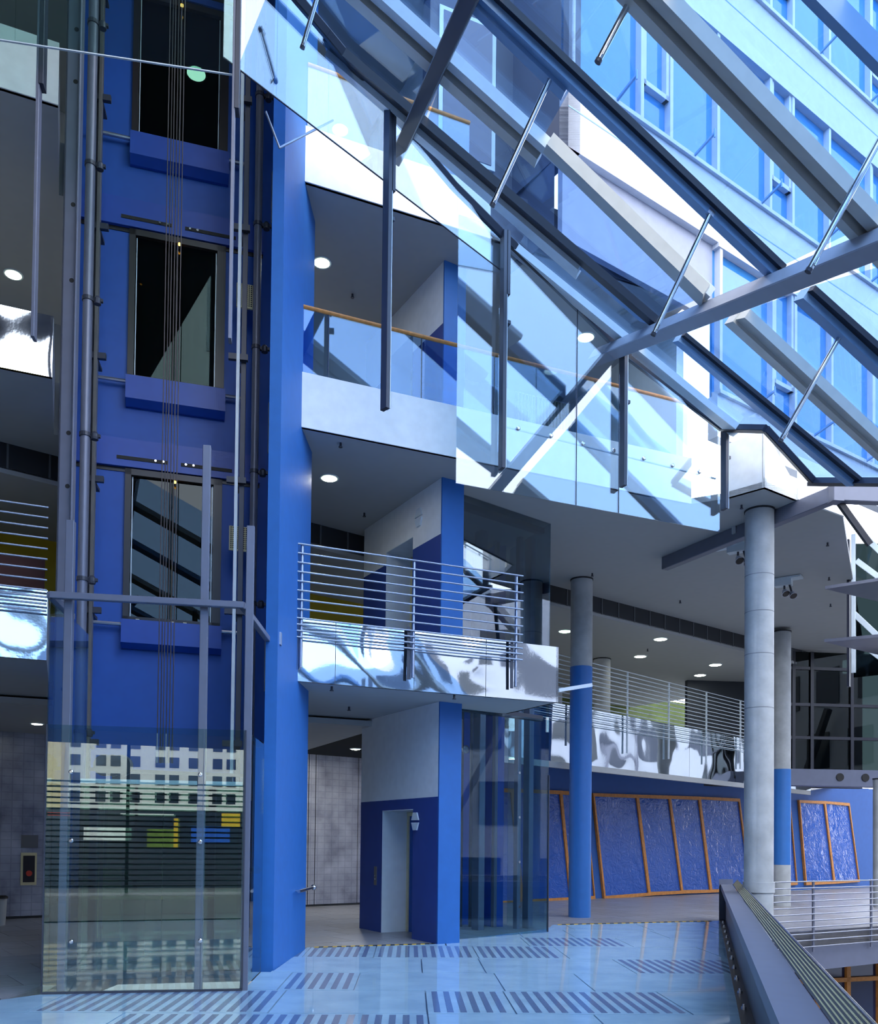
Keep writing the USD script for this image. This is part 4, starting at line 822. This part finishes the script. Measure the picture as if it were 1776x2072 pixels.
# ================================================================== GLASS SHAFT RIGHT OF THE CORRIDOR
GA0 = np.array([*onz(916, 1902)[:2], 0]); GA1 = np.array([2.02, 16.25, 0]); gdv = (GA1 - GA0) / np.linalg.norm(GA1 - GA0); GS = Wall(GA0, math.degrees(math.atan2(gdv[1], gdv[0])))
gs = thing('glass_shaft', (GA0 + GA1) / 2, 'second glass lift shaft standing right of the blue corridor wall', 'glass shaft')
gl = np.linalg.norm(GA1 - GA0)
def GC(px, Y=17.6): return col_at(px, 1700, Y)
for a, b in ((0, gl * .55), (gl * .55, gl)): part(gs, 'pane', prism([GS.w(a + .004, .01), GS.w(b - .004, .01), GS.w(b - .004, SB[1]), GS.w(a + .004, SB[1])], GS.n * .014), SHAFTGLASS)
part(gs, 'upper_pane', prism([GS.w(0, LV[1]), GS.w(gl, LV[1]), GS.w(gl, SB[2]), GS.w(0, SB[2])], GS.n * .014), glass('upper_shaft_glass', (.45, .55, .62), .20, .7, 3), 'darker mirror-like upper pane')
part(gs, 'side_pane', prism([GA1 + Z * .01, GA1 + V * 1.6 + Z * .01, GA1 + V * 1.6 + Z * SB[2], GA1 + Z * SB[2]], GS.d * -.014), SHAFTGLASS)
part(gs, 'corner_bead', bar(GA1 + Z * .01, GA1 + Z * 2.9, .02, .03, GS.d), DARKSTEEL)
for px, off, r_ in ((968, 16.6, .10), (1000, 17.2, .05), (1046, 16.9, .06), (1068, 17.0, .085)):
    c = col_at(px, 1700, off); part(gs, 'post', bar(c, c + Z * 7.55, r_ * 1.5, r_ * 2, GS.d, .01), STEELGREY)
for z in (3.95, 7.45): part(gs, 'head_beam', bar(GS.w(.1, z, .12), GS.w(gl - .1, z, .12), .10, .12, Z), DARKSTEEL)
for z in (2.9, 2.1, 1.3, .5): part(gs, 'glass_clamp', lathe(GS.w(GS.qx(1050, z), z, -.004), [(.024, 0), (.024, .012)], 12, -GS.n), SILVER)
part(gs, 'core_wall', cat(box8(GC(918), GC(998) - GC(918), V * .3, Z * 7.5), box8(GC(975) - V * .4, (GC(1000) - GC(975)), V * .35, Z * 7.5)), SHAFTBLUE)
part(gs, 'guide_rail', vbar(GC(933, 17.2), .05, .09, 0, 7.5), DARKSTEEL); part(gs, 'guide_rail', vbar(GC(952, 17.2), .05, .09, 0, 7.5), DARKSTEEL)
part(gs, 'governor_wheel', lathe(GC(938, 17.1) + Z * 3.45, [(.07, 0), (.08, .03), (.08, .05), (.05, .07)], 14, -GS.n), RAILMETAL)
part(gs, 'yellow_cable', path([GC(1007) + Z * 3.75, GC(1010) + Z * 3.4, GC(1006) + Z * 3.1, GC(1009) + Z * 2.7], .012), HAZY)

# ================================================================== BRIDGE EDGE BEAM WITH PERFORATED PARAPET
DB = H(73.23)
def BP(a, Y, z=0.0): return np.array([.3013 * Y + a, Y, z])
YN, YF = .9, 19.1
bm = thing('bridge_beam', BP(.45, 10), 'long grey steel edge girder of the glass bridge with perforated parapet, lower right', 'bridge girder')
def sect(poly, mat, name, y0=YN, y1=YF): return part(bm, name, prism([BP(a, y0, z) for a, z in poly], BP(0, y1) - BP(0, y0)), mat)
sect([(.366, .79), (.614, .79), (.614, .755), (.366, .755)], BRIDGESTEEL, 'top_flange'); sect([(.366, .755), (.385, .755), (.385, .68), (.366, .68)], BRIDGESTEEL, 'flange_lip')
sect([(.47, .755), (.49, .755), (.49, .02), (.47, .02)], DARKSTEEL, 'web'); sect([(.345, .02), (.62, .02), (.62, -.02), (.345, -.02)], DARKFRAME, 'bottom_flange')
part(bm, 'end_plate', prism([BP(.33, YF, -.05), BP(.63, YF, -.05), BP(.63, YF, .90), BP(.33, YF, .90)], DB * .03), BRIDGESTEEL)
for i in range(16): y = 4.0 + i * .95; part(bm, 'bolt', lathe(BP(.40, y, .02), [(.028, 0), (.028, .03), (.015, .03), (.015, .055)], 8), RAILMETAL)
sect([(.614, .80), (.618, .80), (.718, .905), (.714, .905)], paint('parapet_sheet', (74, 80, 84), .4, metal=.6), 'perforated_sheet', YN, YF - .3)
rowsm = []
for k in range(6):
    a = .622 + .088 * (k + .5) / 6; z = .802 + .1 * (k + .5) / 6
    y = YN + .3
    while y < YF - .4:
        p = BP(a - .004, y, z + .001); st_ = .024 if y < 8 else .048
        rowsm.append(box8(p, DB * st_ * .5, np.array([.006, 0, .0063]), np.array([-.002, 0, .002]))); y += st_
part(bm, 'perforation', cat(*rowsm), CREAM, kind='stuff')
part(bm, 'edge_rail', tube(BP(.716, YN, .908), BP(.716, YF - .3, .908), .008, 10), SILVER)
# court railing
ER = Wall(EDGE[0] - np.array([0, .08, 0]), math.degrees(math.atan2(ed[1], ed[0])))
g = thing('court_railing', ER.w(1, -.4), 'grey steel bar railing before the sunken court at lower right', 'railing')
r0, r1 = ER.qx(1560, .9), ER.qx(1776, .9) + 3
for k in range(11): part(g, 'rail', tube(ER.w(r0, .96 - .125 * k, -.05), ER.w(r1, .96 - .125 * k, -.05), .012, 10), RAILMETAL, smooth=40)
for px in (1645, 1762): part(g, 'post', bar(ER.w(ER.qx(px, .3), -.40), ER.w(ER.qx(px, .3), .98), .045, .03, ER.d), STEELGREY)
# sunken court window
CWn = Wall(atY(1700, 1990, 20.5), 18)
g = thing('court_window', CWn.w(0, -4.2), 'dark window with orange wooden bars in the sunken court, bottom right corner', 'window')
part(g, 'pane', prism([CWn.w(-4, -4.1), CWn.w(8, -4.1), CWn.w(8, -.85), CWn.w(-4, -.85)], CWn.n * .03), FACGLASSD)
for px in (1650, 1712, 1775, 1840): q = CWn.qx(px, -1.5); part(g, 'frame_bar', bar(CWn.w(q, -4.1, -.04), CWn.w(q, -.85, -.04), .11, .08, CWn.d), WOOD)
for z in (-1.45, -2.9): part(g, 'frame_bar', bar(CWn.w(-4, z, -.04), CWn.w(8, z, -.04), .10, .08, Z), WOOD)

# ================================================================== KINKED BEAM AND CURTAIN WALL AT THE RIGHT
kb = [onz(1345, 1141, 7.46), onz(1690, 1000, 7.46), onz(1790, 1004, 7.46)]; kb.append(kb[2] + (kb[2] - kb[1]) * 2)
g = thing('kinked_beam', kb[1], 'pale grey beam kinked beside the white box, running under the hall ceiling', 'roof beam')
for a, b in zip(kb[:-1], kb[1:]): part(g, 'box_section', bar(a, b, .26, .17, Z, .01), STEELGREY if a is not kb[1] else STEELGREY)
part(g, 'kink_plate', bar(kb[1] - Z * .14, kb[1] + Z * .14, .20, .20, H(10), .01), STEELGREY)
part(g, 'hanger', bar(onz(1484, 1072, 7.52), onz(1515, 1090, 7.52), .14, .08, Z), SOFFIT)
RW = Wall(atY(1727, 1200, 19.5), -38)
cwn = thing('curtain_wall', RW.w(1, 5), 'pale-framed glass curtain wall with slanting bars at the right edge of the hall', 'curtain wall')
q0 = RW.qx(1727, 6)
part(cwn, 'post', bar(RW.w(q0, 5.5), RW.w(q0, 8.6), .09, .12, RW.d, .008), LIGHTFRAME); part(cwn, 'post', bar(RW.w(q0 - .10, 5.2, -.02), RW.w(q0 - .10, 8.5, -.02), .05, .12, RW.d), GASKET)
for (xa, ya), (xb, yb), mt in (((1738, 1075), (1800, 1135), LIGHTFRAME), ((1733, 1135), (1800, 1185), LIGHTFRAME), ((1728, 1242), (1800, 1310), LIGHTFRAME), ((1726, 1290), (1800, 1345), LIGHTFRAME)):
    A_, B_ = RW.at(xa, ya), RW.at(xb, yb); part(cwn, 'slanting_bar', bar(A_, B_, .12, .10, Z, .008), mt)
part(cwn, 'pane', prism([RW.w(q0, 5.4), RW.w(q0 + 4, 5.4), RW.w(q0 + 4, 7.6), RW.w(q0, 8.4)], RW.n * .015), DOORGLASS)
for tip_, pts_, zc, lab in (((1669, 1192), ((1840, 1166), (1840, 1232)), 6.6, 'grey wedge-shaped canopy plate jutting from the right-hand curtain wall'), ((1667, 1299), ((1840, 1284), (1840, 1340)), 5.75, 'lower grey wedge-shaped canopy plate by the right-hand curtain wall')):
    single('canopy_plate', prism([onz(*tip_, zc), onz(*pts_[0], zc), onz(*pts_[1], zc)], Z * .06), STEELGREY, None, lab, 'canopy plate')
for (a_, b_) in (((1692, 1008), (1760, 1102)),):
    A_, B_ = onp(*a_, kb[1] + [0, .1, .0], np.array([0, 1., 0])), onp(*b_, kb[1] + [0, .1, 0], np.array([0, 1., 0])); single('eaves_gasket_bar', bar(A_, B_, .10, .09, rn, .01), GASKET, None, 'short dark gasket bar joining the kinked beam to the right curtain wall', 'gasket bar')

# ================================================================== OUTSIDE
EF = Wall(atY(1600, 447, 16.5), 35.4)
ef = thing('office_facade', EF.w(0, 12), 'white office building with blue window bands seen through the glass roof', 'building')
qa_, qz_ = EF.qx(1150, 13), EF.qx(1776, 14) + 12
def fpan(q0, q1, z0, z1, off=0.0, th=.2): return prism([EF.w(q0, z0, off), EF.w(q1, z0, off), EF.w(q1, z1, off), EF.w(q0, z1, off)], EF.n * th)
SILL, HEAD, ST = 13.37, 16.07, 3.83
qlow = EF.qx(1452, 11)
for b in range(-1, 4):
    z0, z1 = HEAD + (b - 1) * ST, SILL + b * ST
    q0 = qa_ if b >= 0 else qlow
    if b < 0: z0 = z1 - .75
    part(ef, 'spandrel', fpan(q0, qz_, z0, z1), FACADEWHITE)
    s_ = z1; h_ = HEAD + b * ST
    part(ef, 'glass_band', fpan(q0, qz_, s_, h_, .12, .05), FACGLASS)
    part(ef, 'sill_rail', fpan(q0, qz_, s_, s_ + .07, -.06, .2), FACADEWHITE); part(ef, 'head_rail', fpan(q0, qz_, h_ - .08, h_, -.02, .15), FACADEWHITE)
    if b >= 0: part(ef, 'panel_joint', fpan(qa_, qz_, z0 + .62, z0 + .64, -.004, .01), BLUEFRAME)
    q = q0 + .06; i = 0
    while q < qz_ - .3:
        w_ = (1.55, .72, 1.25)[i % 3]
        part(ef, 'mullion', fpan(q, q + .075, s_, h_, 0, .14), FACADEWHITE)
        if i % 3 == 1: part(ef, 'casement', cat(fpan(q + .08, q + w_ - .01, s_ + .75, s_ + .83, .02, .1), fpan(q + .08, q + .15, s_ + .75, h_ - .08, .02, .1), fpan(q + w_ - .08, q + w_ - .01, s_ + .75, h_ - .08, .02, .1)), FACADEWHITE)
        q += w_; i += 1
    q = q0 + 1.0
    while q < qz_:
        p = EF.w(q, s_ + .05, -.04); part(ef, 'louvre_arm', cat(bar(p, p - EF.n * .42 + Z * .12, .035, .035, Z), tube(p - EF.n * .42 + Z * .05, p - EF.n * .42 + Z * .2, .015, 6)), BLUEFRAME); q += 1.9
for z in (HEAD + 2 * ST - .4,): part(ef, 'sun_louvre', prism([EF.w(EF.qx(1640, 18), z, -.7), EF.w(qz_, z, -.7), EF.w(qz_, z + .35, -.7), EF.w(EF.qx(1640, 18), z + .35, -.7)], EF.n * .08), LOUVRE, 'red-brown sun louvre')
part(ef, 'end_wall', prism([EF.w(qa_, SILL - 1.13), EF.w(qa_, SILL - 1.13, 8), EF.w(qa_, 29, 8), EF.w(qa_, 29)], EF.d * .25), FACADEDARK)
part(ef, 'lower_panel', fpan(qa_, qlow, 10.9, SILL - 1.13, .12, .1), paint('facade_lower_panel', (150, 156, 176), .5))
part(ef, 'roof', fpan(qa_, qz_, HEAD + 3 * ST, HEAD + 3 * ST + .4, -.3, 8.3), FACADEWHITE)
# dark upper facade of the gallery building
UF = Wall(W(0, .35), 23)
uf = thing('upper_facade', UF.w(3, 12), 'dark grey upper facade with blue windows above the galleries, seen through the roof', 'facade')
u0_, u1_ = UF.qx(868, 13), 3.66
part(uf, 'wall_panel', prism([UF.w(u0_, 12), UF.w(u1_, 12), UF.w(u1_, 19), UF.w(u0_, 19)], UF.n * .3), FACADEDARK)
ra_, rb_ = UF.w(u1_, 0), EF.w(qa_, 0, .3)
part(uf, 'return_wall', prism([ra_ + Z * 11.05, rb_ + Z * 11.05, rb_ + Z * 19, ra_ + Z * 19], UF.n * .2), FACADEDARK)
for b in range(2):
    z0 = 12.55 + b * 3.4
    q = u0_ + .15
    while q + 1.0 < u1_:
        f = part(uf, 'window', cat(prism([UF.w(q, z0, -.03), UF.w(q + 1.0, z0, -.03), UF.w(q + 1.0, z0 + 2.4, -.03), UF.w(q, z0 + 2.4, -.03)], UF.n * .03)), LIGHTFRAME if int(q * 3) % 3 == 0 else BLUEFRAME)
        part(f, 'pane', prism([UF.w(q + .07, z0 + .07, -.04), UF.w(q + .93, z0 + .07, -.04), UF.w(q + .93, z0 + 2.33, -.04), UF.w(q + .07, z0 + 2.33, -.04)], UF.n * .02), FACGLASSD); q += 1.15
# street side behind the camera: seen in the reflections
SW = Wall((0, -90), 4)
sb = thing('street_building', SW.w(0, -4.2), 'white street building with rows of windows, mirrored in the lift glass', 'building')
part(sb, 'wall', prism([SW.w(-90, -4.2), SW.w(90, -4.2), SW.w(90, 24), SW.w(-90, 24)], SW.n * -.4), STREETWHITE)
part(sb, 'tan_wing', prism([SW.w(-13.6, 5.0, .3), SW.w(-11.3, 5.0, .3), SW.w(-11.0, 24, .3), SW.w(-13.0, 24, .3)], SW.n * -.3), STREETTAN)
for r_ in range(5):
    for i in range(44):
        q = -48 + i * 2.2 + (.6 if i % 3 == 0 else 0); z0 = 5.9 + r_ * 2.1
        f = part(sb, 'window', prism([SW.w(q, z0, .02), SW.w(q + 1.1, z0, .02), SW.w(q + 1.1, z0 + 1.25, .02), SW.w(q, z0 + 1.25, .02)], SW.n * .03), STREETDARK)
part(sb, 'shop_band', prism([SW.w(-90, -4.2, .06), SW.w(90, -4.2, .06), SW.w(90, 5.0, .06), SW.w(-90, 5.0, .06)], SW.n * .04), STREETDARK)
for k, (q, w_, z0, h_, mt) in enumerate(((-12.9, 2.4, 4.2, .35, REDSEAL), (-5, 6, 4.3, .3, STREETWHITE), (6.5, 2.2, 3.2, 1.6, HAZY), (1.0, .5, .5, 3.6, HAZY), (-9, 5, 1.4, 1.5, STREETWHITE), (3, 4.5, 1.2, 2.0, SHAFTBLUE), (-2, 3, .6, 2.2, GREENWALL), (9, 4, 1.0, 2.4, STREETTAN))):
    part(sb, 'shop_front', prism([SW.w(q, z0, .12), SW.w(q + w_, z0, .12), SW.w(q + w_, z0 + h_, .12), SW.w(q, z0 + h_, .12)], SW.n * .05), mt)
rw = thing('wall_rear', (0, -9, 0), kind='structure')
part(rw, 'upper_wall', prism([(-16, -9, 5.0), (16, -9, 5.0), (16, -9, 9), (-2, -9, 9), (-2, -9, 16), (-16, -9, 16)], (0, -.3, 0)), REARDARK)
for k in range(9): part(rw, 'rear_mullion', bar((-14 + k * 3.5, -9, 0), (-14 + k * 3.5, -9, 5.0), .10, .12, (1, 0, 0)), DARKSTEEL)
for k in range(20): part(rw, 'rear_rail', bar((-13, -8.0, .25 + k * .16), (9, -8.0, .25 + k * .16), .05, .05, Z), DARKSTEEL)
part(rw, 'rear_ceiling', box8((-16, -9, 4.5), (32, 0, 0), (0, 3.5, 0), (0, 0, .3)), REARDARK)
for k in range(10): part(rw, 'rear_panel', box8((-15.6 + k * 3.15, -8.98, 6.3), (3.05, 0, 0), (0, .05, 0), (0, 0, 2.6 if k > 4 else 6.5)), FACADEWHITE if k % 3 else LIGHTFRAME)
for k in range(5): part(rw, 'rear_brace', bar((-15 + k * 6.2, -8.7, 6.2), (-11.5 + k * 6.2, -8.7, 11), .2, .2, (0, 1, 0)), DARKSTEEL)
for k in range(5): part(rw, 'rear_brace', bar((-11 + k * 6.2, -8.5, 6.2), (-15.5 + k * 6.2, -8.5, 9.5), .2, .2, (0, 1, 0)), STEELGREY)
lw_ = single('wall_left', prism([(-14, -9, 0), (-14, 14, 0), (-14, 14, 16), (-14, -9, 16)], (-.3, 0, 0)), REARDARK, kind='structure')

# ================================================================== LAMPS AND SMALL CEILING THINGS
def downlight(p, r_, lab, lit=LAMP, group=None, watts=0):
    g = thing('downlight', p, lab, 'downlight', group)
    part(g, 'rim', lathe(p - Z * .012, [(r_ + .025, 0), (r_ + .03, .012), (r_ + .03, .014)], 28), LIGHTFRAME, smooth=40)
    part(g, 'lens', lathe(p - Z * .03, [(r_ * .55, 0), (r_ * .9, .008), (r_, .017)], 28), lit, smooth=40)
    if watts:
        dl = UsdLux.DiskLight.Define(stage, str(g.prim.GetPath()) + '/light'); dl.CreateRadiusAttr(r_ * .9); dl.CreateIntensityAttr(watts); dl.CreateColorAttr(Gf.Vec3f(1.0, .98, .9)); dl.AddTranslateOp().Set(Gf.Vec3d(0, 0, -.05))
for px, py, z, r_, lit, lab in ((651, 531, SB[3], .13, LAMP, 'lit round downlight in the dark soffit of the upper gallery, beside the blue pillar'), (666, 967, SB[2], .13, LAMP, 'lit round downlight in the soffit above the first gallery, beside the blue pillar'),
        (38, 975, SB[2], .14, LAMPG, 'greenish downlight at the far left over the railed gallery'), (27, 555, SB[3], .13, LAMP, 'downlight at the far left of the upper soffit'), (397, 148, 15.2, .16, LAMPD, 'green-white downlight seen through the topmost lift door'),
        (688, 262, 15.2, .15, LAMP, 'lit downlight behind the sloping glass strip at upper left'), (1185, 682, SB[3], .15, LAMP, 'lit downlight seen through the hanging glass screen below the roof'),
        (1143, 1277, 7.12, .16, LAMPG, 'greenish hall downlight nearest the glass shaft'), (1336, 1293, 7.12, .17, LAMP, 'hall downlight nearest the vent grille, right of the blue column'), (1295, 1328, 7.12, .17, LAMP, 'hall downlight above the left part of the mezzanine railing'),
        (1447, 1345, 7.12, .18, LAMP, 'hall downlight farthest right in the ceiling above the mezzanine'), (1416, 1366, 7.12, .18, LAMP, 'hall downlight lowest in the picture above the mezzanine'), (75, 1464, 3.78, .10, LAMP, 'small lit downlight over the dark metal wall at left'),
        (719, 1515, 3.78, .11, LAMP, 'small lit downlight in the ground-floor corridor ceiling')):
    downlight(onz(px, py, z), r_, lab, lit, None, {719: 700, 666: 40, 651: 40, 75: 25}.get(px, 30 if z == 7.12 else 0))
downlight(onz(637, 1472, SB[1]), .11, 'unlit dark downlight in the ground-floor corridor soffit', DARKVENT)
spr = None
SPR = [(713, 595, SB[3], 'in the upper soffit above the wooden handrail'), (689, 896, SB[2], 'at the front edge of the soffit over the first gallery'), (737, 1038, SB[2], 'deep in the soffit over the first gallery'),
       (671, 1389, SB[1], 'at the left of the soffit under the mirrored gallery'), (919, 1406, SB[1], 'under the mirrored gallery above the blue wall end'), (706, 1430, SB[1], 'deep in the soffit under the mirrored gallery'),
       (1500, 1022, SB[2], 'under the white box beside the thick column'), (1376, 1215, SB[2], 'in the hall ceiling left of the thick column'), (1674, 1098, SB[2], 'in the hall ceiling highest beside the right curtain wall'),
       (1677, 1168, SB[2], 'in the hall ceiling just above the upper canopy plate'), (1198, 1160, SB[2], 'in the hall ceiling beside the top of the blue column'), (1680, 1222, SB[2], 'in the hall ceiling between the two canopy plates'), (1310, 1313, 7.12, 'among the hall downlights')]
for px, py, z, lab in SPR:
    p = onz(px, py, z); lab = 'small grey sprinkler head ' + lab
    if spr is None:
        spr = thing('sprinkler_head', p, lab, 'sprinkler', 'sprinkler heads in the soffits')
        part(spr, 'stem', tube(p - Z * .06, p, .018, 8), DARKSTEEL); part(spr, 'deflector', lathe(p - Z * .07, [(.03, 0), (.03, .012)], 12), DARKSTEEL)
    else: copy(spr, p, 0, lab)
# flood lights under the hall ceiling
for px, py, lab in ((1488, 1102, 'pale ceiling floodlight fitting with two round lamps left of the thick column'), (1582, 1172, 'pale ceiling floodlight fitting half hidden right of the thick column')):
    p = onz(px, py, SB[2] - .02); g = thing('floodlight', p, lab, 'floodlight'); h = H(-35)
    part(g, 'base_plate', box8(p - h * .42 - np.cross(Z, h) * .13 - Z * .03, h * .84, np.cross(Z, h) * .26, Z * .04), LIGHTFRAME); part(g, 'gear_box', box8(p - h * .15 - np.cross(Z, h) * .09 - Z * .16, h * .36, np.cross(Z, h) * .18, Z * .13), LIGHTFRAME)
    for k in (0, 1):
        c = p + h * (.08 + .16 * k) - Z * (.32 + .07 * k) - np.cross(Z, h) * .06; ax = np.array([.1, -.6, -.8]); ax /= np.linalg.norm(ax)
        part(g, 'arm', tube(c - ax * .06, p + h * (.05 + .1 * k) - Z * .12, .022, 10), DARKSTEEL)
        lh = part(g, 'lamp_head', lathe(c, [(.045, -.06), (.06, -.02), (.085, .05), (.09, .06)], 20, ax), RAILMETAL, smooth=30); part(lh, 'lamp_glass', lathe(c, [(.078, .06), (.07, .066)], 20, ax), DARKFRAME)

p = W(0, 3.0); LP = fas(2.6)
a, b = LP.at(-40, 1186), LP.at(92, 1160)
g = thing('gallery_board', a, 'pale board with faint lettering behind the far-left gallery railing', 'notice board')
b0 = LP.pz(-60, 5.0); b1 = LP.pz(88, 5.0)
part(g, 'board', prism([b0 * [1, 1, 0] + Z * 4.85, b1 * [1, 1, 0] + Z * 4.85, b1 * [1, 1, 0] + Z * 5.38, b0 * [1, 1, 0] + Z * 5.38], LP.n * .04), SOFFIT)
tm = meshkit.text_mesh('1. OG', .14, .004); Rm = np.eye(4); Rm[:3, 0] = LP.d; Rm[:3, 1] = Z; Rm[:3, 2] = -LP.n
tm.apply_transform(Rm); tp_ = LP.pz(-6, 5.25); tm.apply_translation(tp_ * [1, 1, 0] + Z * 5.2 - LP.n * .002); part(g, 'lettering', tm, DARKSTEEL)
b0, b1 = LP.pz(-60, 6) , LP.pz(90, 6)
single('wall_red_panel', prism([b0 * [1, 1, 0] + Z * 5.38 + LP.n * .4, b1 * [1, 1, 0] + Z * 5.38 + LP.n * .4, b1 * [1, 1, 0] + Z * 6.1 + LP.n * .4, b0 * [1, 1, 0] + Z * 6.1 + LP.n * .4], LP.n * .05), paint('red_brown_wall', (92, 44, 34), .6), kind='structure')
p = onz(-1, 1872); g = thing('waste_bin', p, 'pale bin with a black lid cut by the left edge of the photo', 'bin')
part(g, 'bin_body', lathe(p, [(.10, 0), (.12, .5)], 20), SOFFIT, smooth=40); part(g, 'bin_lid', lathe(p + Z * .5, [(.14, 0), (.14, .03), (.10, .05)], 20), BLACK, smooth=40)
part(c1, 'end_bar', bar(W(4.36, .02, 4.12), onp(1196, 1386, W(0, .3), V), .06, .05, Z), LIGHTFRAME)

# court building closing the right side, seen only in mirrors and panes
CB = Wall((25, -32), 86)
cbd = thing('court_building', CB.w(30, -4.2), 'white court building across the court, seen only mirrored in steel and glass', 'building')
part(cbd, 'wall', prism([CB.w(0, -4.2), CB.w(70, -4.2), CB.w(70, 14), CB.w(0, 14)], CB.n * -.5), FACADEWHITE)
for r_ in range(4):
    for i in range(20):
        q = 1 + i * 3.4 + (.8 if r_ % 2 else 0); z0 = -1.2 + r_ * 3.7
        f = part(cbd, 'window', prism([CB.w(q, z0, .02), CB.w(q + 1.9, z0, .02), CB.w(q + 1.9, z0 + 2.1, .02), CB.w(q, z0 + 2.1, .02)], CB.n * .04), FACADEDARK if (i + r_) % 3 else STREETDARK)
for i in range(9): part(cbd, 'brace', bar(CB.w(2 + i * 7.5, -1, .6), CB.w(7.5 + i * 7.5, 9.5, .6), .35, .3, CB.n), STEELGREY if i % 2 else DARKSTEEL)
